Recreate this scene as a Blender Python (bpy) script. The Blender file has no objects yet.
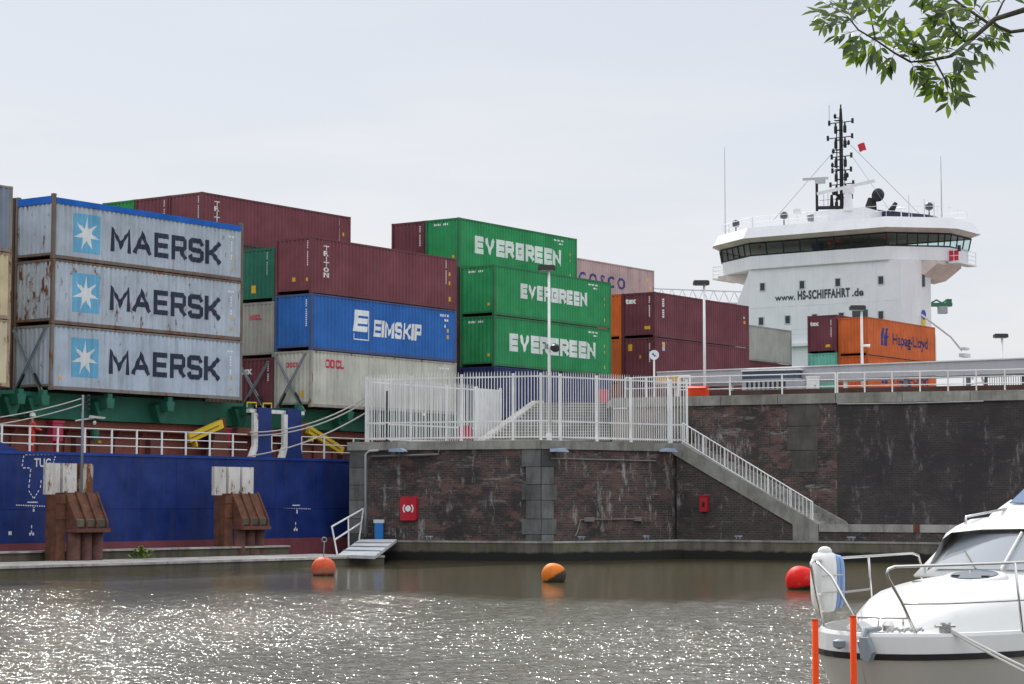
import bpy, bmesh, math, random
from mathutils import Vector, Matrix
random.seed(7)
SC = bpy.context.scene
COL = SC.collection
R = math.radians
V = Vector

# ---------------------------------------------------------------- camera, sky, sun, exposure
CAM_Z = 2.8
FPX = 2110.0
PITCH = 0.0758
cam_data = bpy.data.cameras.new("camera")
cam = bpy.data.objects.new("camera", cam_data)
COL.objects.link(cam)
cam.location = (0, 0, CAM_Z)
cam.rotation_euler = (math.pi / 2 + PITCH, 0, 0)
cam_data.sensor_width = 36
cam_data.lens = FPX / 1024 * 36
cam_data.clip_start = 0.1
cam_data.clip_end = 6000
SC.camera = cam

SUN_AZ = -18.0     # degrees from +Y, negative = left
SUN_EL = 42.0
sun_dir = V((math.sin(R(SUN_AZ)) * math.cos(R(SUN_EL)), math.cos(R(SUN_AZ)) * math.cos(R(SUN_EL)), math.sin(R(SUN_EL))))
sd = bpy.data.lights.new("sun", 'SUN')
sd.energy = 4.4
sd.angle = R(1.1)
sd.color = (1.0, 0.965, 0.915)
sun = bpy.data.objects.new("sun", sd)
COL.objects.link(sun)
sun.location = (0, 0, 60)
sun.rotation_euler = (-sun_dir).to_track_quat('-Z', 'Y').to_euler()

world = bpy.data.worlds.new("World")
SC.world = world
world.use_nodes = True
wt = world.node_tree
for n_ in list(wt.nodes):
    wt.nodes.remove(n_)


def wn(t, **kw):
    n = wt.nodes.new(t)
    for k, v in kw.items():
        setattr(n, k, v)
    return n


sky = wn('ShaderNodeTexSky', sky_type='NISHITA')
sky.sun_disc = False
sky.sun_elevation = R(SUN_EL)
sky.sun_rotation = R(SUN_AZ)
sky.dust_density = 3.0
geo = wn('ShaderNodeTexCoord')
sep = wn('ShaderNodeSeparateXYZ')
wt.links.new(geo.outputs['Generated'], sep.inputs[0])
# thin high overcast: brighter overhead than at the horizon, as a veiled sky is
ramp = wn('ShaderNodeValToRGB')
els = ramp.color_ramp.elements
els[0].position = 0.0
els[0].color = (8.6, 8.75, 9.05, 1)
els[1].position = 1.0
els[1].color = (19.5, 20.0, 20.8, 1)
e = els.new(0.12); e.color = (7.95, 8.35, 9.05, 1)
e = els.new(0.26); e.color = (7.05, 7.7, 8.8, 1)
e = els.new(0.5); e.color = (13.4, 13.9, 14.7, 1)
wt.links.new(sep.outputs['Z'], ramp.inputs['Fac'])
mp = wn('ShaderNodeMapping')
mp.inputs['Scale'].default_value = (3.0, 3.0, 16.0)
wt.links.new(geo.outputs['Generated'], mp.inputs['Vector'])
cn = wn('ShaderNodeTexNoise')
cn.inputs['Scale'].default_value = 1.6
cn.inputs['Detail'].default_value = 5
wt.links.new(mp.outputs[0], cn.inputs['Vector'])
cr = wn('ShaderNodeMapRange')
cr.inputs['From Min'].default_value = 0.5
cr.inputs['From Max'].default_value = 0.68
cr.inputs['To Max'].default_value = 0.7
wt.links.new(cn.outputs['Fac'], cr.inputs['Value'])
low = wn('ShaderNodeMapRange')
low.inputs['From Min'].default_value = 0.26
low.inputs['From Max'].default_value = 0.08
wt.links.new(sep.outputs['Z'], low.inputs['Value'])
mul = wn('ShaderNodeMath', operation='MULTIPLY')
wt.links.new(cr.outputs[0], mul.inputs[0])
wt.links.new(low.outputs[0], mul.inputs[1])
cmix = wn('ShaderNodeMixRGB')
cmix.inputs['Color2'].default_value = (9.1, 9.1, 9.25, 1)
wt.links.new(mul.outputs[0], cmix.inputs['Fac'])
wt.links.new(ramp.outputs['Color'], cmix.inputs['Color1'])
smix = wn('ShaderNodeMixRGB')
smix.inputs['Fac'].default_value = 0.9
wt.links.new(sky.outputs[0], smix.inputs['Color1'])
wt.links.new(cmix.outputs[0], smix.inputs['Color2'])
bg = wn('ShaderNodeBackground')
bg.inputs['Strength'].default_value = 0.096
wt.links.new(smix.outputs[0], bg.inputs['Color'])
wo = wn('ShaderNodeOutputWorld')
wt.links.new(bg.outputs[0], wo.inputs['Surface'])

vs = SC.view_settings
vs.view_transform = 'Standard'
vs.look = 'None'
vs.exposure = 0.0
vs.gamma = 1.0
vs.use_curve_mapping = False
try:
    SC.cycles.max_bounces = 6
    SC.cycles.transparent_max_bounces = 8
    SC.cycles.sample_clamp_indirect = 6.0
except Exception:
    pass


# ---------------------------------------------------------------- measuring helpers
def at(px, py, Y):
    """world point at depth Y seen at pixel (px, py): used to survey the place from the photograph"""
    c, s = math.cos(PITCH), math.sin(PITCH)
    x, zu = (px - 512) / FPX, -(py - 342) / FPX
    r = V((x, c - s * zu, s + c * zu))
    return r * (Y / r.y) + V((0, 0, CAM_Z))


def onz(px, py, z):
    c, s = math.cos(PITCH), math.sin(PITCH)
    x, zu = (px - 512) / FPX, -(py - 342) / FPX
    r = V((x, c - s * zu, s + c * zu))
    return r * ((z - CAM_Z) / r.z) + V((0, 0, CAM_Z))


def px_x(px, Y):
    return at(px, 440, Y).x


# ---------------------------------------------------------------- mesh helpers
class MB:
    def __init__(self):
        self.v, self.f = [], []

    def add(self, vs_, fs_):
        o = len(self.v)
        self.v += [tuple(p) for p in vs_]
        self.f += [tuple(i + o for i in q) for q in fs_]

    def box(self, x0, x1, y0, y1, z0, z1, m=None):
        p = [(x0, y0, z0), (x1, y0, z0), (x1, y1, z0), (x0, y1, z0), (x0, y0, z1), (x1, y0, z1), (x1, y1, z1), (x0, y1, z1)]
        if m is not None:
            p = [m @ V(q) for q in p]
        self.add(p, [(3, 2, 1, 0), (4, 5, 6, 7), (0, 1, 5, 4), (1, 2, 6, 5), (2, 3, 7, 6), (3, 0, 4, 7)])

    def tube(self, pts, r, n=6, cap=True):
        pts = [V(p) for p in pts]
        rs = r if isinstance(r, (list, tuple)) else [r] * len(pts)
        rings, up = [], None
        for i, p in enumerate(pts):
            a = pts[max(i - 1, 0)]
            b = pts[min(i + 1, len(pts) - 1)]
            t = (b - a).normalized()
            if up is None:
                up = V((0, 0, 1)) if abs(t.z) < 0.9 else V((1, 0, 0))
            s = t.cross(up).normalized()
            up = s.cross(t).normalized()
            rings.append([p + (s * math.cos(2 * math.pi * k / n) + up * math.sin(2 * math.pi * k / n)) * rs[i] for k in range(n)])
        vs_ = [q for rg in rings for q in rg]
        fs_ = []
        for i in range(len(pts) - 1):
            for k in range(n):
                k2 = (k + 1) % n
                fs_.append((i * n + k, (i + 1) * n + k, (i + 1) * n + k2, i * n + k2))
        if cap:
            fs_.append(tuple(range(n)))
            fs_.append(tuple(reversed(range((len(pts) - 1) * n, len(pts) * n))))
        self.add(vs_, fs_)

    def lathe(self, prof, c=(0, 0, 0), n=20, m=None):
        """prof: (radius, height) pairs about local z"""
        vs_, fs_ = [], []
        for r, h in prof:
            for k in range(n):
                a = 2 * math.pi * k / n
                q = V((r * math.cos(a), r * math.sin(a), h))
                q = (m @ q) if m is not None else q
                vs_.append(q + V(c))
        for i in range(len(prof) - 1):
            for k in range(n):
                k2 = (k + 1) % n
                fs_.append((i * n + k, i * n + k2, (i + 1) * n + k2, (i + 1) * n + k))
        fs_.append(tuple(reversed(range(n))))
        fs_.append(tuple(range((len(prof) - 1) * n, len(prof) * n)))
        self.add(vs_, fs_)

    def prism(self, poly, z0, z1):
        """poly in xy, extruded in z"""
        n = len(poly)
        vs_ = [(p[0], p[1], z0) for p in poly] + [(p[0], p[1], z1) for p in poly]
        fs_ = [tuple(reversed(range(n))), tuple(range(n, 2 * n))]
        fs_ += [(i, (i + 1) % n, n + (i + 1) % n, n + i) for i in range(n)]
        self.add(vs_, fs_)

    def prism_y(self, poly, y0, y1):
        """poly in xz, extruded in y"""
        n = len(poly)
        vs_ = [(p[0], y0, p[1]) for p in poly] + [(p[0], y1, p[1]) for p in poly]
        fs_ = [tuple(range(n)), tuple(reversed(range(n, 2 * n)))]
        fs_ += [((i + 1) % n, i, n + i, n + (i + 1) % n) for i in range(n)]
        self.add(vs_, fs_)

    def prism_x(self, poly, x0, x1):
        """poly in yz, extruded in x"""
        n = len(poly)
        vs_ = [(x0, p[0], p[1]) for p in poly] + [(x1, p[0], p[1]) for p in poly]
        fs_ = [tuple(reversed(range(n))), tuple(range(n, 2 * n))]
        fs_ += [(i, (i + 1) % n, n + (i + 1) % n, n + i) for i in range(n)]
        self.add(vs_, fs_)

    def build(self, name, mat, parent=None, smooth=False, loc=None, rotz=None):
        me = bpy.data.meshes.new(name)
        me.from_pydata(self.v, [], self.f)
        me.update()
        bm = bmesh.new()
        bm.from_mesh(me)
        bmesh.ops.recalc_face_normals(bm, faces=bm.faces)
        bm.to_mesh(me)
        bm.free()
        if smooth:
            for p in me.polygons:
                p.use_smooth = True
        o = bpy.data.objects.new(name, me)
        COL.objects.link(o)
        if mat is not None:
            me.materials.append(mat)
        if parent is not None:
            o.parent = parent
        if loc is not None:
            o.location = loc
        if rotz is not None:
            o.rotation_euler = (0, 0, rotz)
        return o


def thing(name, label, cat, loc=(0, 0, 0), rotz=0, group=None):
    o = bpy.data.objects.new(name, None)
    COL.objects.link(o)
    o.empty_display_size = 0.3
    o.location = loc
    o.rotation_euler = (0, 0, rotz)
    return tag(o, label, cat, group)


def tag(o, label, cat, group=None):
    o['label'] = label
    o['category'] = cat
    if group:
        o['group'] = group
    return o


def struct(o):
    o['kind'] = 'structure'
    return o


# ---------------------------------------------------------------- materials
class NT:
    def __init__(self, name):
        self.m = bpy.data.materials.new(name)
        self.m.use_nodes = True
        self.t = self.m.node_tree
        self.b = self.t.nodes['Principled BSDF']

    def n(self, t, **kw):
        x = self.t.nodes.new(t)
        for k, v in kw.items():
            setattr(x, k, v)
        return x

    def l(self, a, b):
        self.t.links.new(a, b)

    def coords(self, scale=(1, 1, 1), own=True):
        tc = self.n('ShaderNodeTexCoord')
        src = tc.outputs['Object']
        if own:
            oi = self.n('ShaderNodeObjectInfo')
            ad = self.n('ShaderNodeVectorMath', operation='ADD')
            self.l(src, ad.inputs[0])
            self.l(oi.outputs['Location'], ad.inputs[1])
            src = ad.outputs[0]
        mp_ = self.n('ShaderNodeMapping')
        mp_.inputs['Scale'].default_value = scale
        self.l(src, mp_.inputs['Vector'])
        return mp_.outputs[0]

    def noise(self, vec, scale, detail=4, rough=0.6):
        x = self.n('ShaderNodeTexNoise')
        x.inputs['Scale'].default_value = scale
        x.inputs['Detail'].default_value = detail
        x.inputs['Roughness'].default_value = rough
        self.l(vec, x.inputs['Vector'])
        return x.outputs['Fac']

    def rng(self, val, a, b, c=0.0, d=1.0):
        x = self.n('ShaderNodeMapRange')
        x.inputs['From Min'].default_value = a
        x.inputs['From Max'].default_value = b
        x.inputs['To Min'].default_value = c
        x.inputs['To Max'].default_value = d
        self.l(val, x.inputs['Value'])
        return x.outputs[0]

    def mix(self, fac, a, b, mode='MIX'):
        x = self.n('ShaderNodeMixRGB', blend_type=mode)
        for sock, val in ((x.inputs['Fac'], fac), (x.inputs['Color1'], a), (x.inputs['Color2'], b)):
            if hasattr(val, 'is_output'):
                self.l(val, sock)
            elif isinstance(val, (int, float)):
                sock.default_value = val
            else:
                sock.default_value = (*val, 1) if len(val) == 3 else val
        return x.outputs[0]

    def math(self, op, a, b):
        x = self.n('ShaderNodeMath', operation=op)
        for sock, val in ((x.inputs[0], a), (x.inputs[1], b)):
            if hasattr(val, 'is_output'):
                self.l(val, sock)
            else:
                sock.default_value = val
        return x.outputs[0]

    def bump(self, h, strength, dist=0.02):
        x = self.n('ShaderNodeBump')
        x.inputs['Strength'].default_value = strength
        x.inputs['Distance'].default_value = dist
        self.l(h, x.inputs['Height'])
        self.l(x.outputs[0], self.b.inputs['Normal'])

    def color(self, c):
        if hasattr(c, 'is_output'):
            self.l(c, self.b.inputs['Base Color'])
        else:
            self.b.inputs['Base Color'].default_value = (*c, 1)


RUST = (0.16, 0.062, 0.026)
_pc = {}


def paint(rgb, rough=0.5, dirt=0.25, rust=0.0, metallic=0.0, var=0.12, name=None, spec=0.28):
    key = (rgb, rough, dirt, rust, metallic, var, spec)
    if key in _pc:
        return _pc[key]
    t = NT(name or 'paint')
    v = t.coords()
    a = t.noise(v, 0.7, 5)
    dark = tuple(c * (1 - var) for c in rgb)
    lite = tuple(min(1, c * (1 + var) + 0.01) for c in rgb)
    c = t.mix(t.rng(a, 0.35, 0.65), dark, lite)
    if dirt:
        vz = t.coords((2.6, 2.6, 0.22))
        s = t.noise(vz, 1.5, 5, 0.65)
        c = t.mix(t.rng(s, 0.5, 0.74, 0, dirt), c, (0.07, 0.06, 0.05))
    if rust:
        vr = t.coords((1.6, 1.6, 0.55))
        q = t.noise(vr, 1.9, 8, 0.72)
        lim = 0.70 - 0.22 * rust
        c = t.mix(t.rng(q, lim, lim + 0.07), c, RUST)
    t.color(c)
    t.b.inputs['Roughness'].default_value = rough
    t.b.inputs['Metallic'].default_value = metallic
    t.b.inputs['Specular IOR Level'].default_value = spec
    _pc[key] = t.m
    return t.m


def rusty(rgb=(0.115, 0.043, 0.023), name='rusted_steel'):
    t = NT(name)
    v = t.coords()
    a = t.noise(v, 2.2, 8, 0.7)
    c = t.mix(t.rng(a, 0.3, 0.7), tuple(x * 0.45 for x in rgb), tuple(min(1, x * 1.7) for x in rgb))
    st = t.noise(t.coords((3, 3, 0.3)), 2.0, 5, 0.7)
    c = t.mix(t.rng(st, 0.52, 0.75, 0, 0.7), c, (0.035, 0.028, 0.025))
    t.color(c)
    t.b.inputs['Roughness'].default_value = 0.85
    t.bump(a, 0.5, 0.02)
    return t.m


def plastic(rgb, rough=0.35):
    return paint(rgb, rough, 0.08, 0.0, 0.0, 0.06)


def concrete(rgb=(0.27, 0.26, 0.24), green=0.0, stain=0.5, name='concrete', wet=False, rand=0.15):
    t = NT(name)
    v = t.coords()
    a = t.noise(v, 0.9, 7, 0.65)
    c = t.mix(t.rng(a, 0.3, 0.72), tuple(x * 0.6 for x in rgb), tuple(min(1, x * 1.25) for x in rgb))
    oi = t.n('ShaderNodeObjectInfo')
    c = t.mix(1.0, c, t.rng(oi.outputs['Random'], 0, 1, 1 - rand, 1 + rand), 'MULTIPLY')
    st = t.noise(t.coords((1.3, 1.3, 0.25)), 1.6, 6, 0.7)
    c = t.mix(t.rng(st, 0.47, 0.7, 0, stain), c, (0.045, 0.042, 0.036))
    if green:
        g = t.noise(v, 0.55, 5)
        c = t.mix(t.rng(g, 0.45, 0.62, 0, green), c, (0.10, 0.115, 0.025))
    if wet:  # dark foot: wet black with the slab's shadow gap put into the colour
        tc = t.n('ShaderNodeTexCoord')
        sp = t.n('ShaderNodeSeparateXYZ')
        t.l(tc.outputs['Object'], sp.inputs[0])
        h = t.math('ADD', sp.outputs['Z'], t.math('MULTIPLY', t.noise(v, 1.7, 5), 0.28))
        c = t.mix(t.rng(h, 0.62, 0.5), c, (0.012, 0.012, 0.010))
    t.color(c)
    t.b.inputs['Roughness'].default_value = 0.88
    f = t.noise(v, 14, 6, 0.7)
    t.bump(f, 0.5, 0.02)
    return t.m


def brick(name, red=0.5, white=0.5, dark=0.0):
    t = NT(name)
    tc = t.n('ShaderNodeTexCoord')
    sp = t.n('ShaderNodeSeparateXYZ')
    t.l(tc.outputs['Object'], sp.inputs[0])
    cb = t.n('ShaderNodeCombineXYZ')
    t.l(sp.outputs['X'], cb.inputs['X'])
    t.l(sp.outputs['Z'], cb.inputs['Y'])
    br = t.n('ShaderNodeTexBrick')
    br.inputs['Scale'].default_value = 1.0
    br.inputs['Brick Width'].default_value = 0.31
    br.inputs['Row Height'].default_value = 0.115
    br.inputs['Mortar Size'].default_value = 0.014
    br.inputs['Mortar Smooth'].default_value = 0.3
    br.inputs['Bias'].default_value = -0.2
    br.inputs['Color1'].default_value = (0.046, 0.038, 0.037, 1)
    br.inputs['Color2'].default_value = (0.105, 0.066, 0.058, 1)
    br.inputs['Mortar'].default_value = (0.12, 0.108, 0.10, 1)
    t.l(cb.outputs[0], br.inputs['Vector'])
    v = t.coords()
    big = t.noise(v, 0.5, 6, 0.65)
    c = t.mix(t.rng(big, 0.42, 0.56, 0.8, 0.0), br.outputs['Color'], (0.030, 0.026, 0.027))
    rd = t.noise(t.coords((0.8, 0.8, 1.8)), 0.95, 9, 0.82)
    c = t.mix(t.rng(rd, 0.50, 0.56, 0, red), c, t.mix(br.outputs['Fac'], (0.17, 0.085, 0.070), (0.14, 0.115, 0.105)))
    # lime bloom running down and patching the joints
    wv = t.noise(t.coords((2.0, 2.0, 0.6)), 0.8, 9, 0.8)
    c = t.mix(t.rng(wv, 0.555, 0.64, 0, white), c, (0.42, 0.41, 0.40))
    w2 = t.noise(t.coords((0.6, 0.6, 2.4)), 1.1, 9, 0.8)
    c = t.mix(t.rng(w2, 0.57, 0.65, 0, white), c, (0.30, 0.28, 0.27))
    if dark:
        c = t.mix(dark, c, (0.03, 0.028, 0.03))
    t.color(c)
    t.b.inputs['Roughness'].default_value = 0.85
    bp = t.math('ADD', t.math('MULTIPLY', br.outputs['Fac'], -0.6), big)
    t.bump(bp, 0.6, 0.03)
    return t.m


M_WHITE = paint((0.80, 0.80, 0.80), 0.45, 0.16, 0.0, var=0.04, name='white_paint')
M_WHITE_RUST = paint((0.74, 0.74, 0.72), 0.5, 0.3, 0.55, name='worn_white_paint')
M_GALV = paint((0.80, 0.80, 0.79), 0.5, 0.2, 0.0, var=0.1, name='white_coated_steel')
M_GREY_STEEL = paint((0.22, 0.25, 0.28), 0.5, 0.2, name='grey_steel')
M_DARK = plastic((0.02, 0.02, 0.022), 0.4)
M_BLACK = paint((0.012, 0.012, 0.014), 0.5, 0.0, name='black_paint')
M_RUST = rusty()
M_BROWN = paint((0.30, 0.10, 0.07), 0.6, 0.5, 0.15, name='red_oxide_paint')
M_HATCH = paint((0.018, 0.14, 0.088), 0.55, 0.35, 0.1, name='green_deck_paint')
M_HULL = paint((0.009, 0.030, 0.170), 0.42, 0.4, 0.08, var=0.2, name='blue_hull_paint')
M_BOOT = paint((0.21, 0.055, 0.07), 0.6, 0.4, 0.2, name='red_boottop_paint')
M_YELLOW = paint((0.72, 0.50, 0.03), 0.5, 0.2, name='yellow_paint')
M_RED = paint((0.52, 0.02, 0.035), 0.4, 0.1, name='red_paint')
M_PINKRED = paint((0.50, 0.05, 0.10), 0.5, 0.15, name='faded_red_paint')
M_ROPE = paint((0.48, 0.46, 0.43), 0.9, 0.2, name='rope_fibre')
M_ORANGE_RED = paint((0.74, 0.06, 0.012), 0.5, 0.1, name='orange_red_paint')
M_CONC = concrete((0.36, 0.345, 0.32))
M_COPING = concrete((0.30, 0.29, 0.265), 0.15, 0.5, 'weathered_coping')
M_LEDGE = concrete((0.16, 0.145, 0.12), 0.45, 0.8, 'wet_ledge_shadow_gap', True)
M_JETTY = concrete((0.52, 0.49, 0.46), 0.05, 0.6, 'bleached_planking')
M_JETTY_SIDE = concrete((0.13, 0.11, 0.085), 0.25, 0.8, 'slimy_timber')
M_STONE = concrete((0.15, 0.152, 0.148), 0.0, 0.75, 'dressed_stone', False, 0.55)
M_BRICK = brick('quay_brick', 0.75, 0.75)
M_BRICK_D = brick('dark_quay_brick', 0.2, 0.8, 0.25)
M_BRICK_E = brick('black_quay_brick', 0.05, 0.7, 0.55)

# ---------------------------------------------------------------- lettering
GL = {
    'A': (0.80, [[(0, 0), (0.40, 1), (0.80, 0)], [(0.16, 0.30), (0.64, 0.30)]]),
    'E': (0.62, [[(0.62, 0), (0, 0), (0, 1), (0.62, 1)], [(0, 0.5), (0.58, 0.5)]]),
    'G': (0.70, [[(0.70, 0.80), (0.70, 1), (0, 1), (0, 0), (0.70, 0), (0.70, 0.48), (0.38, 0.48)]]),
    'I': (0.0, [[(0, 0), (0, 1)]]),
    'K': (0.68, [[(0, 0), (0, 1)], [(0, 0.46), (0.24, 0.5), (0.68, 1)], [(0.24, 0.5), (0.70, 0)]]),
    'M': (0.86, [[(0, 0), (0, 1), (0.43, 0.22), (0.86, 1), (0.86, 0)]]),
    'N': (0.70, [[(0, 0), (0, 1), (0.70, 0), (0.70, 1)]]),
    'O': (0.66, [[(0.33, 0), (0.08, 0), (0, 0.1), (0, 0.9), (0.08, 1), (0.58, 1), (0.66, 0.9), (0.66, 0.1), (0.58, 0), (0.33, 0)]]),
    'C': (0.62, [[(0.62, 0.8), (0.55, 1), (0.08, 1), (0, 0.9), (0, 0.1), (0.08, 0), (0.55, 0), (0.62, 0.2)]]),
    'L': (0.52, [[(0, 1), (0, 0), (0.52, 0)]]),
    'P': (0.62, [[(0, 0), (0, 1), (0.62, 1), (0.62, 0.45), (0, 0.45)]]),
    'R': (0.66, [[(0, 0), (0, 1), (0.58, 1), (0.66, 0.9), (0.66, 0.55), (0.58, 0.45), (0, 0.45)], [(0.40, 0.45), (0.68, 0)]]),
    'S': (0.64, [[(0.64, 0.82), (0.56, 1), (0.08, 1), (0, 0.9), (0, 0.6), (0.08, 0.52), (0.56, 0.48), (0.64, 0.4), (0.64, 0.1), (0.56, 0), (0.08, 0), (0, 0.16)]]),
    'V': (0.76, [[(0, 1), (0.38, 0), (0.76, 1)]]),
}


def stroke_text(s, height, width, th, slant=0.0):
    """blocky sign lettering made of straight strokes, in x (0..width), z (0..height)"""
    th_u = th
    gap = 0.13
    x = th_u / 2
    segs = []
    for ch in s:
        w, pl = GL[ch]
        k = 0
        for line in pl:
            for a, b in zip(line[:-1], line[1:]):
                segs.append((x + a[0], a[1], x + b[0], b[1], k))
                k += 1
        x += w + th_u + gap
    tot = x - gap - th_u / 2
    sx, sz = width / tot, height
    mb = MB()
    h = th_u / 2
    x = h
    lay = 0
    for ch in s:
        w, pl = GL[ch]
        for line in pl:
            P = [V((x + p[0], h + p[1] * (1 - th_u))) for p in line]
            n = len(P)
            D = [(P[i + 1] - P[i]).normalized() for i in range(n - 1)]
            L_, R_ = [], []
            for i in range(n):
                d0 = D[max(0, i - 1)]
                d1 = D[min(n - 2, i)]
                n0, n1 = V((-d0.y, d0.x)), V((-d1.y, d1.x))
                m = n0 + n1
                m = m / max(0.35, m.dot(n0))
                q = P[i].copy()
                if i == 0:
                    q = q - d1 * h * (1.0 if abs(d1.x * d1.y) < 0.05 else 0.6)
                if i == n - 1:
                    q = q + d0 * h * (1.0 if abs(d0.x * d0.y) < 0.05 else 0.6)
                L_.append(q + m * h)
                R_.append(q - m * h)
            for i in range(n - 1):
                y = -0.0005 * (lay % 34)
                lay += 1
                mb.add([((p.x + slant * p.y) * sx, y, max(0, min(1, p.y)) * sz) for p in (R_[i], R_[i + 1], L_[i + 1], L_[i])], [(0, 1, 2, 3)])
        x += w + th_u + gap
    return mb


def font_text(s, height, width=None, bold=0.0, shear=0.0, space=1.0):
    """mesh builder holding text in x, z; y = 0"""
    cu = bpy.data.curves.new('lettering_outline', 'FONT')
    cu.body = s
    cu.size = 1.0
    cu.offset = bold
    cu.shear = shear
    cu.space_character = space
    cu.resolution_u = 3
    ob = bpy.data.objects.new('lettering_outline', cu)
    COL.objects.link(ob)
    dg = bpy.context.evaluated_depsgraph_get()
    dg.update()
    me = bpy.data.meshes.new_from_object(ob.evaluated_get(dg))
    mb = MB()
    xs = [v.co.x for v in me.vertices]
    ys = [v.co.y for v in me.vertices]
    x0, x1 = min(xs), max(xs)
    cap = 0.70
    k = height / cap
    kx = k if width is None else width / (x1 - x0)
    mb.v = [((v.co.x - x0) * kx, 0.0, v.co.y * k) for v in me.vertices]
    mb.f = [tuple(p.vertices) for p in me.polygons]
    bpy.data.objects.remove(ob)
    bpy.data.curves.remove(cu)
    bpy.data.meshes.remove(me)
    return mb


PER = 0.278


def corr(x):
    """corrugated sheet: depth below the outer face at distance x along the wall"""
    q = x % PER
    if q < 0.070:
        return 0.0
    if q < 0.138:
        return 0.046 * (q - 0.070) / 0.068
    if q < 0.208:
        return 0.046
    return 0.046 * (1 - (q - 0.208) / 0.070)


def corr_breaks(a, b):
    out = [a]
    k = math.floor(a / PER)
    while k * PER < b:
        for d in (0.0, 0.070, 0.138, 0.208):
            x = k * PER + d
            if a + 1e-4 < x < b - 1e-4:
                out.append(x)
        k += 1
    out.append(b)
    return out


def place(mb, x, z, y=0.0, axis='x', off=0.004, corrug=True, y_base=0.012):
    """move flat lettering to (x, z) on a container side (axis x, facing -y) or end (axis y, facing -x), following the corrugation"""
    me = bpy.data.meshes.new('tmp')
    me.from_pydata([(p[0] + x, p[1], p[2] + z) for p in mb.v], [], mb.f)
    bm = bmesh.new()
    bm.from_mesh(me)
    if corrug:
        xs = [v.co.x for v in bm.verts]
        for c in corr_breaks(min(xs), max(xs))[1:-1]:
            bmesh.ops.bisect_plane(bm, geom=bm.verts[:] + bm.edges[:] + bm.faces[:], plane_co=(c, 0, 0), plane_no=(1, 0, 0), dist=1e-5)
    out = MB()
    bm.verts.index_update()
    for v in bm.verts:
        dep = (corr(v.co.x) if corrug else 0.0) + y_base - off + v.co.y
        if axis == 'x':
            out.v.append((v.co.x, dep, v.co.z))
        else:
            out.v.append((dep, v.co.x, v.co.z))
    out.f = [tuple(v.index for v in f.verts) for f in bm.faces]
    bm.free()
    bpy.data.meshes.remove(me)
    return out


def rect(w, h):
    mb = MB()
    mb.add([(0, 0, 0), (w, 0, 0), (w, 0, h), (0, 0, h)], [(0, 1, 2, 3)])
    return mb


def star(r, n=7, inner=0.36, rot=0.0):
    mb = MB()
    vs_ = [(0, 0, 0)]
    for k in range(2 * n):
        a = math.pi / 2 + rot + math.pi * k / n
        q = r if k % 2 == 0 else r * inner
        vs_.append((q * math.cos(a), 0, q * math.sin(a)))
    mb.add(vs_, [(0, 1 + k, 1 + (k + 1) % (2 * n)) for k in range(2 * n)])
    return mb

# ================================================================ LARGE STRUCTURE: water, ground, sky side
PSI = 0.9531
SHIP = V((-20.075, 91.66, 0))
SD = V((math.cos(PSI), math.sin(PSI), 0))
SN = V((-math.sin(PSI), math.cos(PSI), 0))


def ship_w(u, v, z=0.0):
    return SHIP + SD * u + SN * v + V((0, 0, z))


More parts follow.
